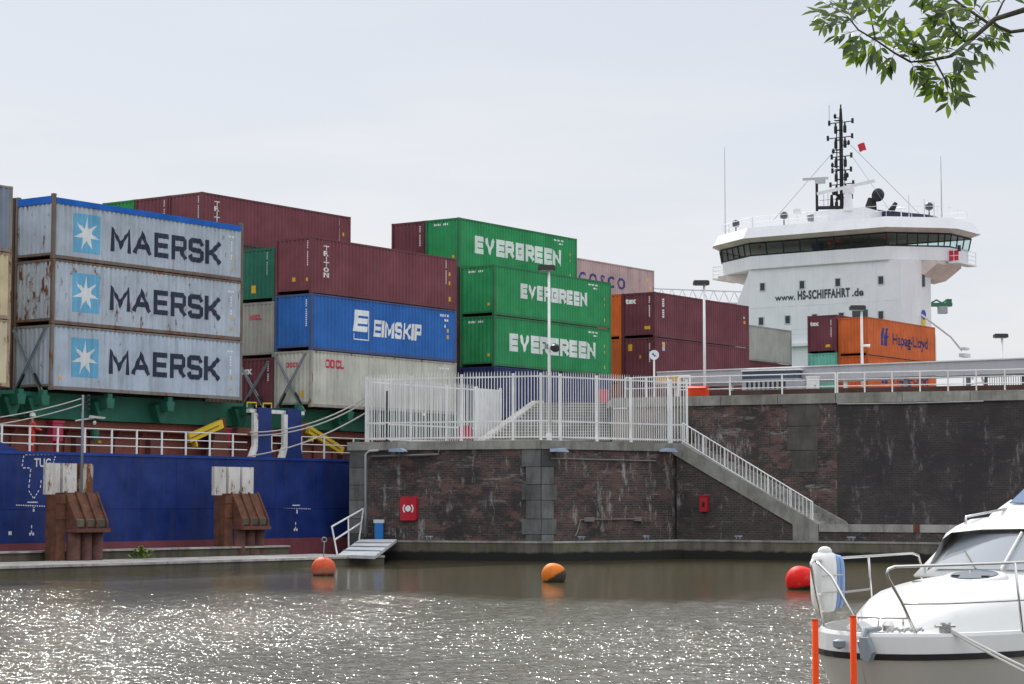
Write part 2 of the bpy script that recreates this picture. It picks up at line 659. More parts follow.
def make_water():
    """one sheet out to the horizon; the open basin in front of the quay has real wind waves, dying out in the lee of the walls"""
    import numpy as np
    t = NT('harbour_water')
    tc = t.n('ShaderNodeTexCoord')
    P = tc.outputs['Object']
    mp1 = t.n('ShaderNodeMapping')
    mp1.inputs['Scale'].default_value = (1.0, 0.7, 1)
    t.l(P, mp1.inputs['Vector'])
    n2 = t.noise(mp1.outputs[0], 8.5, 2, 0.6)
    at_ = t.n('ShaderNodeAttribute')
    at_.attribute_name = 'ruffle'
    bp = t.n('ShaderNodeBump')
    bp.inputs['Strength'].default_value = 1.0
    bp.inputs['Distance'].default_value = 0.088
    t.l(t.math('MULTIPLY', n2, at_.outputs['Fac']), bp.inputs['Height'])
    t.l(bp.outputs[0], t.b.inputs['Normal'])
    t.b.inputs['Base Color'].default_value = (0.062, 0.052, 0.025, 1)
    t.b.inputs['Roughness'].default_value = 0.12
    t.b.inputs['IOR'].default_value = 1.46
    Y0, Y1 = 15.0, 125.0
    nx, ny = 620, 760
    ys = Y0 * (Y1 / Y0) ** np.linspace(0, 1, ny)
    fx = np.linspace(-1, 1, nx)
    X = fx[None, :] * (0.30 * ys[:, None] + 2.0)
    Yg = np.repeat(ys[:, None], nx, 1)
    rg = np.random.default_rng(5)
    lee = 4.0 * np.sin(X * 0.21 + 1.0) + 2.6 * np.sin(X * 0.53 + Yg * 0.11) + 1.5 * np.sin(X * 1.15 + 2) + 2.0 * np.sin(Yg * 0.5 + X * 0.3)
    d = Yg + 0.32 * X + 0.55 * lee
    lee = lee + 1.6 * np.sin(X * 3.1 + Yg * 0.9) * np.sin(Yg * 1.7 + X * 0.7) + 1.2 * np.sin(X * 6.3 - Yg * 1.3)
    d = Yg + 0.32 * X + 0.55 * lee
    ruff = np.clip((69.0 - d) / 14.0, 0.0, 1.0)
    ruff = 0.035 + 0.965 * ruff * ruff * (3 - 2 * ruff)
    gust = 0.86 + 0.24 * np.sin(X * 0.35 + Yg * 0.13 + 0.7) * np.sin(Yg * 0.21 - X * 0.12)
    amp = ruff * gust
    edge = np.minimum(1, (1 - np.abs(fx))[None, :] * 14) * np.minimum(1, (ys - Y0)[:, None] / 1.0) * np.minimum(1, (Y1 - ys)[:, None] / 8)
    Z = np.zeros_like(X)
    dy = np.gradient(ys)[:, None]
    dx = (0.30 * ys[:, None] + 2.0) * 2 / nx
    N = 64
    for k in range(N):
        lam = 0.17 * (1.15 / 0.17) ** rg.random()
        th = rg.normal(-0.25, 0.75)
        kx, ky = np.sin(th) * 2 * np.pi / lam, np.cos(th) * 2 * np.pi / lam
        sl = 0.145 * math.sqrt(2.0 / N)
        a = sl * lam / (2 * np.pi)
        ok = np.clip(1.6 - np.maximum(np.abs(ky) * dy, np.abs(kx) * dx) / 2.2, 0, 1)
        ph = rg.random() * 6.283 + 0.9 * np.sin(X * rg.uniform(0.2, 0.6) + rg.random() * 6) + 0.9 * np.sin(Yg * rg.uniform(0.2, 0.6) + rg.random() * 6)
        Z += a * ok * np.sin(kx * X + ky * Yg + ph)
    Z = Z * amp * edge
    co = np.stack([X, Yg, Z], -1).reshape(-1, 3)
    n0 = len(co)
    w0, w1 = 0.30 * Y0 + 2.0, 0.30 * Y1 + 2.0
    ring = np.array([(-900, -300, 0), (900, -300, 0), (900, 1500, 0), (-900, 1500, 0), (-w0, Y0, 0), (w0, Y0, 0), (w1, Y1, 0), (-w1, Y1, 0)], float)
    co = np.concatenate([co, ring])
    i = np.arange(ny - 1)[:, None] * nx + np.arange(nx - 1)[None, :]
    q = np.stack([i, i + 1, i + nx + 1, i + nx], -1).reshape(-1, 4)
    rq = np.array([(0, 1, 5, 4), (1, 2, 6, 5), (2, 3, 7, 6), (3, 0, 4, 7)]) + n0
    q = np.concatenate([q, rq])
    me = bpy.data.meshes.new('water')
    me.vertices.add(len(co)); me.vertices.foreach_set('co', co.ravel())
    me.loops.add(q.size); me.loops.foreach_set('vertex_index', q.ravel().astype(np.int32))
    me.polygons.add(len(q)); me.polygons.foreach_set('loop_start', np.arange(0, q.size, 4, dtype=np.int32))
    me.polygons.foreach_set('use_smooth', np.ones(len(q), bool))
    me.update(calc_edges=True)
    at2 = me.attributes.new('ruffle', 'FLOAT', 'POINT')
    at2.data.foreach_set('value', np.concatenate([(amp).ravel(), np.full(8, 0.3)]).astype(np.float32))
    me.materials.append(t.m)
    o = bpy.data.objects.new('water', me)
    COL.objects.link(o)
    struct(o)


make_water()

# survey of the quay
Z_LOW, Z_UP, Z_TER = 5.78, 8.2, 1.74
Q0 = at(350, 442, 105.0)
Q1 = at(541, 440, 101.5)
Q2 = at(672, 443, 106.8)
SB = at(812, 524, 102.5)
TE = at(960, 524, 98.8)
TE = SB + (TE - SB) * 2.4
W0 = at(612, 398, 109.6)
W1 = at(836, 393, 104.5)
W2 = at(1024, 390, 101.4)
W2 = W1 + (W2 - W1) * 1.8
A1s = at(540, 403, 115.2)

# upper quay ground: one sheet reaching far back
mb = MB()
poly = [W0, W1, W2, V((400, 60, 0)), V((900, 1200, 0)), ship_w(900, -2.6), ship_w(42, -2.6), A1s + V((0.1, 0.3, 0)), V((W0.x - 0.05, W0.y + 5.5, 0))]
mb.prism([(p.x, p.y) for p in poly], Z_UP - 0.35, Z_UP - 0.02)
struct(mb.build('ground', concrete((0.20, 0.19, 0.18), 0, 0.3, 'quay_paving')))
mb = MB()
poly = [Q0, Q1, Q2, V((W0.x, W0.y, 0)), V((W0.x, W0.y + 6, 0)), Q0 + SD * 16 + V((0.3, 0, 0))]
mb.prism([(p.x, p.y) for p in poly], Z_LOW - 0.3, Z_LOW - 0.02)
struct(mb.build('pavement', concrete((0.22, 0.21, 0.2), 0, 0.3, 'lower_paving')))
# the near bank where the tree stands, and the shore beyond the ship
mb = MB()
mb.prism([(-80, -60), (80, -60), (80, 6.0), (-80, 6.0)], -1.0, 1.15)
t_ = NT('bank_turf')
t_.color(t_.mix(t_.rng(t_.noise(t_.coords(), 3, 6), 0.3, 0.7), (0.05, 0.075, 0.02), (0.12, 0.13, 0.05)))
t_.b.inputs['Roughness'].default_value = 0.95
struct(mb.build('terrain', t_.m))
mb = MB()
mb.prism([tuple(ship_w(-300, 45).xy), tuple(ship_w(900, 45).xy), tuple(ship_w(900, 400).xy), tuple(ship_w(-300, 400).xy)], -1, 5.0)
struct(mb.build('ground', concrete((0.18, 0.18, 0.15), 0.3, 0.3, 'far_shore')))


def ang(a, b):
    return math.atan2(b.y - a.y, b.x - a.x)


def flat(a, b):
    return math.hypot(b.x - a.x, b.y - a.y)


def wall_run(parent, name, a, b, z0, z1, thick, mat, y0=0.0, ext0=0.0, ext1=0.0):
    """a wall length from a to b; its face is on the right-hand side of a -> b, thickness goes behind"""
    mb = MB()
    mb.box(-ext0, flat(a, b) + ext1, y0, y0 + thick, z0, z1)
    o = mb.build(name, mat, parent)
    o.location = V((a.x, a.y, 0)) - (V((parent.location.x, parent.location.y, 0)) if parent else V((0, 0, 0)))
    o.rotation_euler = (0, 0, ang(a, b))
    return o


# ---- lower quay nose
quay = thing('quay_wall', 'dark brick quay wall with stone corner pillars and concrete cap below the white palisade fence', 'quay wall', (Q1.x, Q1.y, 0))
wall_run(quay, 'brick_face', Q0, Q1, 0.3, Z_LOW - 0.42, 0.9, M_BRICK, 0, -1.0, -0.75)
wall_run(quay, 'brick_face', Q1, Q2, 0.3, Z_LOW - 0.42, 0.9, M_BRICK, 0, -0.75, 0.3)
# concrete coping: three lengths
wall_run(quay, 'coping', Q0, Q1, Z_LOW - 0.42, Z_LOW, 1.1, M_COPING, -0.10, 0.1, 0.0)
wall_run(quay, 'coping', Q1, Q2, Z_LOW - 0.424, Z_LOW - 0.004, 1.1, M_COPING, -0.10, 0.05, 0.25)
# return wall along the lock side
e_ = ship_w(60, -2.3)
mb = MB()
d0 = V((Q0.x, Q0.y, 0))
wall_run(quay, 'lock_side_face', d0 + (e_ - d0) * 0.0, d0 + SD * 45, -0.5, Z_LOW - 0.32, 0.02, M_STONE, 0.0)


def quoin(a, b, s0, s1, zs, widths, outs):
    for k in range(len(zs) - 1):
        w = widths[k % 2]
        mb = MB()
        mb.box(s0 - w[0], s1 + w[1], outs, outs + 0.55, zs[k] + 0.012, zs[k + 1] - 0.012)
        o = mb.build('quoin_block', M_STONE, quay)
        o.location = V((a.x - Q1.x, a.y - Q1.y, 0))
        o.rotation_euler = (0, 0, ang(a, b))


zs = [0.3, 1.25, 2.0, 2.9, 3.65, 4.5, Z_LOW - 0.43]
L01 = flat(Q0, Q1)
quoin(Q0, Q1, L01 - 0.75, L01 - 0.004, zs, [(0.0, 0.0), (0.22, 0.0)], -0.05)
quoin(Q1, Q2, 0.004, 0.75, zs, [(0.0, 0.0), (0.0, 0.18)], -0.052)
quoin(Q0, Q1, 0.0, 1.0, zs, [(0.0, 0.0), (0.0, 0.0)], -0.05)

# wet ledge along the foot, its shadow gap painted as a dark band
ledge = thing('quay_ledge', 'low wet concrete ledge running along the foot of the brick walls', 'ledge', (Q1.x, Q1.y, 0))
P0 = at(383, 540, 103.6); P1 = at(553, 541.7, 100.3); P2 = at(683, 538.6, 105.4)
dd = (SB - Q2).normalized()
P3 = P2 + V((dd.x, dd.y, 0)) * 40
for a, b, e0, e1 in ((P0, P1, 0, 0), (P1, P2, 0, 0), (P2, P3, 0, 0)):
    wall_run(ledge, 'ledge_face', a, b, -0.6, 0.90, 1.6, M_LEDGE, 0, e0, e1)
    wall_run(ledge, 'ledge_edge', a, b, 0.86, 0.955, 0.16, M_CONC, -0.03, e0, e1)
for a, b, fr in ((P0, P1, 0.28), (P1, P2, 0.22), (P1, P2, 0.72), (P2, P3, 0.09), (P2, P3, 0.26)):
    p = a + (b - a) * fr
    mb = MB()
    mb.tube([(-0.22, 0, 0.17), (0.22, 0, 0.17)], 0.045, 8)
    mb.tube([(-0.1, 0, 0), (-0.1, 0, 0.17)], 0.04, 8)
    mb.tube([(0.1, 0, 0), (0.1, 0, 0.17)], 0.04, 8)
    o = mb.build('mooring_cleat', M_GREY_STEEL, None, True, (p.x - 0.05, p.y + 0.35, 0.955), ang(a, b))
    where = {(0, 0.28): 'left of the stone corner pillar', (1, 0.22): 'just right of the stone corner pillar', (1, 0.72): 'near the green stained end of the ledge',
             (2, 0.09): 'below the red box on the wall', (2, 0.26): 'below the foot of the stairs'}[((0 if a is P0 else 1 if a is P1 else 2), fr)]
    tag(o, 'small steel mooring cleat on the wet ledge ' + where, 'cleat', 'cleats along the wet ledge')

# ---- stair wall (brick triangle with sloping coping) and the descending stair
sw = thing('stair_wall', 'dark brick triangular wall with sloping concrete coping under the white stair railing', 'stair wall', (Q2.x, Q2.y, 0), ang(Q2, SB))
LS = flat(Q2, SB)
mb = MB(); mb.prism_y([(0.25, 0.3), (LS - 0.3, 0.3), (LS - 0.3, Z_TER - 0.45), (0.25, Z_LOW - 0.47)], 0.0, 0.45); mb.build('brick_face', M_BRICK_D, sw)
mb = MB(); mb.prism_y([(0.0, Z_LOW - 0.5), (0.0, Z_LOW), (0.55, Z_LOW), (LS + 0.35, Z_TER + 0.02), (LS + 0.35, 0.93), (LS - 1.0, 0.93), (LS - 1.0, Z_TER - 0.02)], -0.08, 0.5)
mb.build('sloping_coping', M_COPING, sw)
st = thing('stone_stair', 'narrow stone stair descending behind the sloping coping to the terrace', 'stair', (Q2.x, Q2.y, 0), ang(Q2, SB))
NS = 22
for k in range(NS):
    x0 = 0.6 + (LS - 0.2) * k / NS
    z1 = Z_LOW - (Z_LOW - Z_TER) * k / NS
    mb = MB(); mb.box(x0 + 0.002, x0 + (LS - 0.2) / NS, 0.50, 1.75, z1 - 0.6, z1 - 0.02)
    mb.build('step', M_CONC, st)
mb = MB(); mb.prism_y([(0.6, Z_LOW + 0.08), (LS + 0.9, Z_TER + 0.12), (LS + 1.15, Z_TER - 0.2), (LS - 0.6, Z_TER - 0.2), (0.6, Z_LOW - 0.3)], 1.752, 2.0)
mb.build('inner_string', M_COPING, st)

# ---- terrace at the stair foot
tr = thing('terrace_wall', 'low kerb of pale concrete blocks in front of the dark wall right of the stairs', 'low wall', (SB.x, SB.y, 0), ang(SB, TE))
LT = flat(SB, TE)
mb = MB(); mb.box(0.36, LT, 0.0, 0.5, 0.3, Z_TER - 0.36); mb.build('brick_face', M_BRICK_D, tr)
x = 0.36
k = 0
while x < LT - 0.2:
    w = [1.55, 1.75, 1.62][k % 3]
    mb = MB(); mb.box(x + 0.008, min(x + w, LT) - 0.008, -0.05, 0.55, Z_TER - 0.36, Z_TER); mb.build('coping_block', M_CONC, tr)
    if k == 3:
        mb = MB(); mb.box(x - 0.16, x + 0.16, -0.058, 0.2, Z_TER - 0.36, Z_TER + 0.006); mb.build('iron_plate', M_RUST, tr)
    x += w
    k += 1
mb = MB(); mb.box(0.36, LT, 0.55, 3.2, 1.0, Z_TER - 0.06); mb.build('terrace_paving', M_CONC, tr)

# ---- upper retaining wall
up = thing('retaining_wall', 'tall dark brick retaining wall with pale concrete coping behind the stairs', 'retaining wall', (W1.x, W1.y, 0))
M_RET = concrete((0.26, 0.235, 0.215), 0.0, 0.25, 'rendered_wall')
Wm = W0 + (W1 - W0) * 0.345
wall_run(up, 'rendered_face', W0, Wm, Z_LOW - 0.3, Z_UP - 0.5, 0.7, M_RET, 0.0)
wall_run(up, 'brick_face', Wm, W1, 0.8, Z_UP - 0.5, 0.9, M_BRICK, 0.0, 0.0, 0.0)
wall_run(up, 'brick_face', W1, W2, 0.8, Z_UP - 0.5, 0.9, M_BRICK_E, 0.0, 0.0)
for a, b in ((W0, W1), (W1, W2)):
    n_ = int(flat(a, b) / 2.9)
    for k in range(n_):
        wall_run(up, 'coping_block', a + (b - a) * (k / n_), a + (b - a) * ((k + 1) / n_), Z_UP - 0.5, Z_UP, 0.9, M_COPING, -0.09, -0.012, -0.012)
# worn stone patch near the inner corner
for z0, z1, s0, s1 in ((6.6, 7.66, 0.795, 0.93), (5.4, 6.56, 0.79, 0.92), (4.3, 5.36, 0.81, 0.92)):
    a = W0 + (W1 - W0) * s0; b = W0 + (W1 - W0) * s1
    wall_run(up, 'stone_patch', a, b, z0, z1, 0.1, concrete((0.10, 0.088, 0.08), 0, 0.85, 'patch_stone'), -0.02)
# rusted kerb behind the coping
kb = thing('steel_kerb', 'rust brown steel kerb running along the top of the tall retaining wall', 'kerb', (W1.x, W1.y, 0))
for a, b in ((W0 + (W1 - W0) * 0.3, W1), (W1, W2)):
    wall_run(kb, 'kerb_beam', a, b, Z_UP - 0.01, Z_UP + 0.30, 0.2, paint((0.075, 0.035, 0.028), 0.8, 0.5, 0.4), 1.0, -0.05, -0.05)

# ---- broad steps from the lower to the upper quay
bs = thing('broad_steps', 'broad flight of pale concrete steps behind the palisade fence', 'steps', (0, 0, 0))
NB = 15
A0 = at(483, 440, 111.2); A1 = at(540, 403, 115.2)
M_STEP = concrete((0.44, 0.42, 0.39), 0, 0.2, 'step_concrete')
M_RISER = concrete((0.20, 0.195, 0.185), 0, 0.4, 'step_riser')
for k in range(NB):
    f0, f1 = k / NB, (k + 1) / NB
    z1 = Z_LOW + (Z_UP - Z_LOW) * f1
    a = A0 + (A1 - A0) * f0; b = A0 + (A1 - A0) * f1
    xr = W0.x - 0.02
    mb = MB(); mb.prism([(a.x, a.y), (xr, a.y), (xr, b.y), (b.x, b.y)], Z_LOW - 0.05, z1 - 0.06)
    o = mb.build('step', M_RISER, bs)
    mb = MB(); mb.prism([(a.x - 0.02, a.y - 0.05), (xr, a.y - 0.05), (xr, b.y), (b.x, b.y)], z1 - 0.06, z1)
    mb.build('nosing', M_STEP, o)
# the sloping side string
d = (A1 - A0); d.z = 0
mb = MB()
Lr = d.length
mb.prism_y([(-0.4, Z_LOW - 0.05), (-0.4, Z_LOW + 0.05), (Lr, Z_UP + 0.14), (Lr + 0.35, Z_UP + 0.14), (Lr + 0.35, Z_LOW)], 0.0, 0.55)
o = mb.build('sloping_string', concrete((0.50, 0.46, 0.43), 0, 0.25, 'string_concrete'), bs)
o.location = (A0.x, A0.y, 0); o.rotation_euler = (0, 0, math.atan2(d.y, d.x))

# ================================================================ THE SHIP
CL, CW, CH = 12.192, 2.438, 2.855
ship = thing('container_ship', 'blue hulled container ship with white bridge house lying in the lock', 'container ship', tuple(SHIP), PSI)
HT = 4.95
hullm = MB()
sec_u = [-48, -38, -28, -18, 104, 112, 116]
half = [0.4, 6.5, 10.2, 12.2, 12.2, 11.5, 9.5]
VC = 11.8


def hull_band(z0, z1, flare=0.0):
    m = MB()
    n = len(sec_u)
    vs_ = []
    for z in (z0, z1):
        for s in (-1, 1):
            vs_ += [(u, VC + s * h, z) for u, h in zip(sec_u, half)]
    fs_ = []
    for i in range(n - 1):
        fs_.append((i, i + 1, 2 * n + i + 1, 2 * n + i))
        fs_.append((n + i + 1, n + i, 3 * n + i, 3 * n + i + 1))
    fs_.append((n - 1, 2 * n - 1, 4 * n - 1, 3 * n - 1))
    fs_.append((n, 0, 2 * n, 3 * n))
    m.add(vs_, fs_)
    return m


hb = hull_band(1.05, HT)
hull = hb.build('hull', M_HULL, ship)
hull_band(-1.5, 1.049).build('boot_topping', M_BOOT, ship)
mb = MB(); mb.prism([(u, VC - h + 0.06) for u, h in zip(sec_u, half)] + [(u, VC + h - 0.06) for u, h in reversed(list(zip(sec_u, half)))], HT - 0.3, HT - 0.12)
mb.build('deck', M_BROWN, ship)
HY = -0.4
mb = MB(); mb.box(-18, 104, HY - 0.05, HY + 0.12, HT - 0.10, HT + 0.02); mb.build('sheer_strake', paint((0.012, 0.05, 0.27), 0.4, 0.2), ship)
mb = MB(); mb.box(-18, 104, HY - 0.02, HY + 0.1, 2.52, 2.56); mb.build('weld_seam', paint((0.014, 0.035, 0.22), 0.4, 0.2), hull)
for u in (-6.5, 0.8, 7.4, 14.2, 21.0, 27.5):
    mb = MB(); mb.box(u, u + 0.035, HY - 0.012, HY + 0.1, 1.06, HT - 0.12); mb.build('plate_seam', paint((0.012, 0.032, 0.20), 0.45, 0.3), hull)
# bulwark rising towards the bow
mb = MB(); mb.prism_y([(-18, HT), (-1.95, HT), (-4.2, HT + 0.75), (-18, HT + 1.2)], HY, HY + 0.12); mb.build('bulwark', M_HULL, ship)
# hull markings
mk = paint((0.72, 0.73, 0.74), 0.5, 0.25)
tg = font_text('TUG', 0.36, 0.95, 0.02)
place(tg, -1.22, 4.32, 0, 'x', 0.006, False, HY).build('tug_lettering', mk, hull)
mb = MB()


def dash(m, x0, z0, x1, z1, w=0.05, n=5):
    for k in range(n):
        a = V((x0 + (x1 - x0) * (k + 0.1) / n, z0 + (z1 - z0) * (k + 0.1) / n)); b = V((x0 + (x1 - x0) * (k + 0.7) / n, z0 + (z1 - z0) * (k + 0.7) / n))
        d = (b - a).normalized(); q = V((-d.y, d.x)) * w / 2
        m.add([(p.x, HY - 0.006, p.y) for p in (a - q, b - q, b + q, a + q)], [(0, 1, 2, 3)])


dash(mb, -1.75, 4.82, -0.05, 4.86, n=8); dash(mb, -1.8, 4.8, -1.9, 4.28, n=3); dash(mb, -0.02, 4.8, -0.15, 4.45, n=3); dash(mb, -1.85, 4.26, -1.4, 4.26, n=2)
dash(mb, -1.4, 4.25, -1.5, 3.35, n=4); dash(mb, -1.5, 3.3, -1.2, 2.95, n=3); dash(mb, -1.2, 2.95, -0.9, 3.35, n=3); dash(mb, -0.85, 3.4, -0.8, 3.8, n=2)
mb.build('tug_arrow', mk, hull)
for u in (-1.2, 15.8):
    mb = MB()
    dz = 0.0 if u < 0 else -0.15
    dash(mb, u - 1.0, 2.68 + dz, u + 1.05, 2.62 + dz, 0.05, 16); dash(mb, u - 0.45, 2.80 + dz, u + 0.5, 2.80 + dz, 0.05, 1)
    dash(mb, u, 2.62 + dz, u, 2.3 + dz, 0.10, 1); dash(mb, u - 0.1, 1.85, u - 0.1, 1.4, 0.06, 2); dash(mb, u - 0.25, 1.45, u + 0.1, 1.45, 0.12, 2)
    dash(mb, u - 1.4, 1.5, u - 1.1, 1.5, 0.16, 1) if u < 0 else None
    mb.build('draught_mark', mk, hull)

# deck edge railing
rl = MB()
posts = [-4.4, -2.9, -1.35, 0.24, 1.82, 3.44, 4.98, 6.57, 8.13, 9.73, 11.31, 16.25, 18.0, 20.3, 21.8, 23.4, 25, 26.6, 28.2]
RV = -0.25
for z in (0.36, 0.72, 1.10):
    rl.tube([(-12, RV, HT + z), (12.3, RV, HT + z)], 0.026, 6)
    rl.tube([(13.9, RV, HT + z), (14.9, RV, HT + z)], 0.026, 6)
    rl.tube([(16.2, RV, HT + z), (60, RV, HT + z)], 0.026, 6)
rail = rl.build('railing', M_WHITE, ship)
for u in posts + [14.05]:
    mb = MB(); mb.box(u - 0.05, u + 0.05, RV - 0.02, RV + 0.02, HT - 0.05, HT + 1.1); mb.build('stanchion', M_WHITE, rail)

# blue mooring-frame plates with white edges
for u0, u1 in ((12.95, 13.9), (15.1, 16.1)):
    mb = MB(); mb.prism_y([(u0 - 0.25, HT - 0.02), (u1 + 0.15, HT - 0.02), (u1, HT + 0.5), (u1, 7.38), (u0, 7.38), (u0, HT + 0.5)], HY + 0.02, HY + 0.14)
    o = mb.build('fairlead_plate', M_HULL, ship)
    mb = MB()
    mb.prism_y([(u0 - 0.62, HT), (u0 - 0.2, HT), (u0 - 0.03, HT + 0.5), (u0 - 0.03, 7.1), (u0 - 0.33, 7.1), (u0 - 0.33, HT + 0.55)], HY - 0.0, HY + 0.16)
    mb.build('white_edge', M_WHITE_RUST, o)
    if u0 < 14:
        mb = MB(); mb.tube([(u0 - 0.5, HY + 0.3, 7.38), (u0 - 0.5, HY + 0.3, 7.6), (u0 + 0.15, HY + 0.3, 7.62), (u0 + 0.15, HY + 0.3, 7.38)], 0.035, 6); mb.build('yellow_hoop', M_YELLOW, o)
        mb = MB(); mb.tube([(u0 + 0.65, HY + 0.3, 7.38), (u0 + 0.65, HY + 0.3, 7.6), (u0 + 1.25, HY + 0.3, 7.62), (u0 + 1.25, HY + 0.3, 7.38)], 0.035, 6); mb.build('yellow_hoop', M_YELLOW, o)
mb = MB(); mb.box(12.5, 16.5, HY + 0.16, HY + 0.4, 7.12, 7.30); mb.build('frame_beam', M_WHITE_RUST, ship)

# hatch coaming, covers and stays
CV = 1.9
mb = MB(); mb.box(-30, 92, CV, CV + 0.2, HT - 0.15, 6.05); coam = mb.build('hatch_coaming', M_BROWN, ship)
mb = MB(); mb.box(-30, 92, CV - 0.55, CV + 0.1, 6.06, 6.44); mb.build('coaming_flange', M_BROWN, coam)
k = 0
u = -13.0
while u < 48:
    mb = MB(); mb.prism_x([(CV - 0.5, 6.05), (CV, 6.05), (CV, HT - 0.1), (CV - 0.12, HT - 0.1), (CV - 0.15, 5.7)], u, u + 0.08)
    mb.build('coaming_stay', M_BROWN, coam)
    if k % 3 == 1:
        mb = MB(); mb.box(u + 0.5, u + 1.1, CV - 0.35, CV, HT - 0.1, 5.75); mb.build('deck_locker', paint((0.17, 0.07, 0.06), 0.6, 0.3), coam)
    u += 1.55
    k += 1
for u0, u1, ht in ((-15, -1.0, 7.62), (-0.6, 13.4, 7.62), (16.2, 30.2, 7.50), (32.2, 46, 7.51), (49.6, 62.9, 7.38), (65, 78, 7.3), (80, 93, 7.3)):
    mb = MB(); mb.box(u0, u1, CV - 0.9, 22, 6.48, ht)
    hc = mb.build('hatch_cover', M_HATCH, ship)
    for uu in (u0 + 0.35, u0 + 4.2, u0 + 8.0, u1 - 0.6):
        mb = MB(); mb.prism_y([(uu - 0.25, 7.44), (uu + 0.25, 7.44), (uu + 0.18, 7.0), (uu - 0.18, 7.0)], 0.02, 1.0)
        mb.prism_y([(uu - 0.5, 7.3), (uu + 0.5, 7.3), (uu + 0.15, 6.5), (uu - 0.15, 6.5)], 0.55, 1.0)
        mb.box(uu - 0.13, uu + 0.13, 0.05, 0.35, 7.44, 7.66)
        mb.build('container_bracket', M_HATCH, hc)
for u in (3.6, 9.7, 22.0):
    mb = MB(); mb.lathe([(0.16, 0), (0.2, 0.3), (0.2, 0.5), (0.1, 0.55)], (u, 1.0, 5.55), 10); mb.build('vent_head', M_HATCH, ship)
for u in (11.6, 17.6):
    mb = MB(); mb.prism_y([(u - 0.75, HT - 0.1), (u + 0.75, HT - 0.1), (u + 0.35, 6.85), (u - 0.05, 6.85)], 0.85, 1.15); mb.build('crane_rest', paint((0.21, 0.075, 0.05), 0.6, 0.3), ship)
# yellow gangway booms stowed at a slant
for k, (a, b) in enumerate((((8.95, 0.4, 5.78), (11.2, 0.4, 6.55)), ((17.5, 0.4, 6.45), (20.15, 0.4, 5.42)))):
    a, b = V(a), V(b)
    d = (b - a)
    m = Matrix.Translation(a) @ d.to_track_quat('X', 'Z').to_matrix().to_4x4()
    mb = MB(); mb.box(0, d.length, -0.12, 0.12, -0.20, 0.20, m)
    o = mb.build('yellow_boom', M_YELLOW, ship)
    mb = MB(); mb.box(0.05, d.length - 0.3, -0.14, -0.125, -0.03, 0.03, m); mb.build('boom_groove', paint((0.25, 0.17, 0.02), 0.6, 0.2), o)
    mb = MB(); mb.box(d.length * 0.12, d.length * 0.12 + 0.1, -0.15, 0.15, -0.5, -0.2, m); mb.build('boom_foot', M_YELLOW, o)
# lifebuoy-coloured lockers on deck
for u in (1.35, 12.15):
    mb = MB(); mb.box(u - 0.3, u + 0.3, 0.95, 1.3, HT + 0.55, HT + 1.35); mb.box(u - 0.36, u + 0.36, 0.9, 1.35, HT + 1.35, HT + 1.45); mb.box(u - 0.05, u + 0.05, 1.0, 1.2, HT - 0.1, HT + 0.55)
    mb.build('fire_locker', M_PINKRED, ship)
for u, z in ((4.4, 5.9), (4.6, 5.5), (5.0, 6.2), (6.6, 6.3)):
    mb = MB(); mb.box(u, u + 0.22, CV - 0.04, CV, z, z + 0.12); mb.build('yellow_label', M_YELLOW, ship)

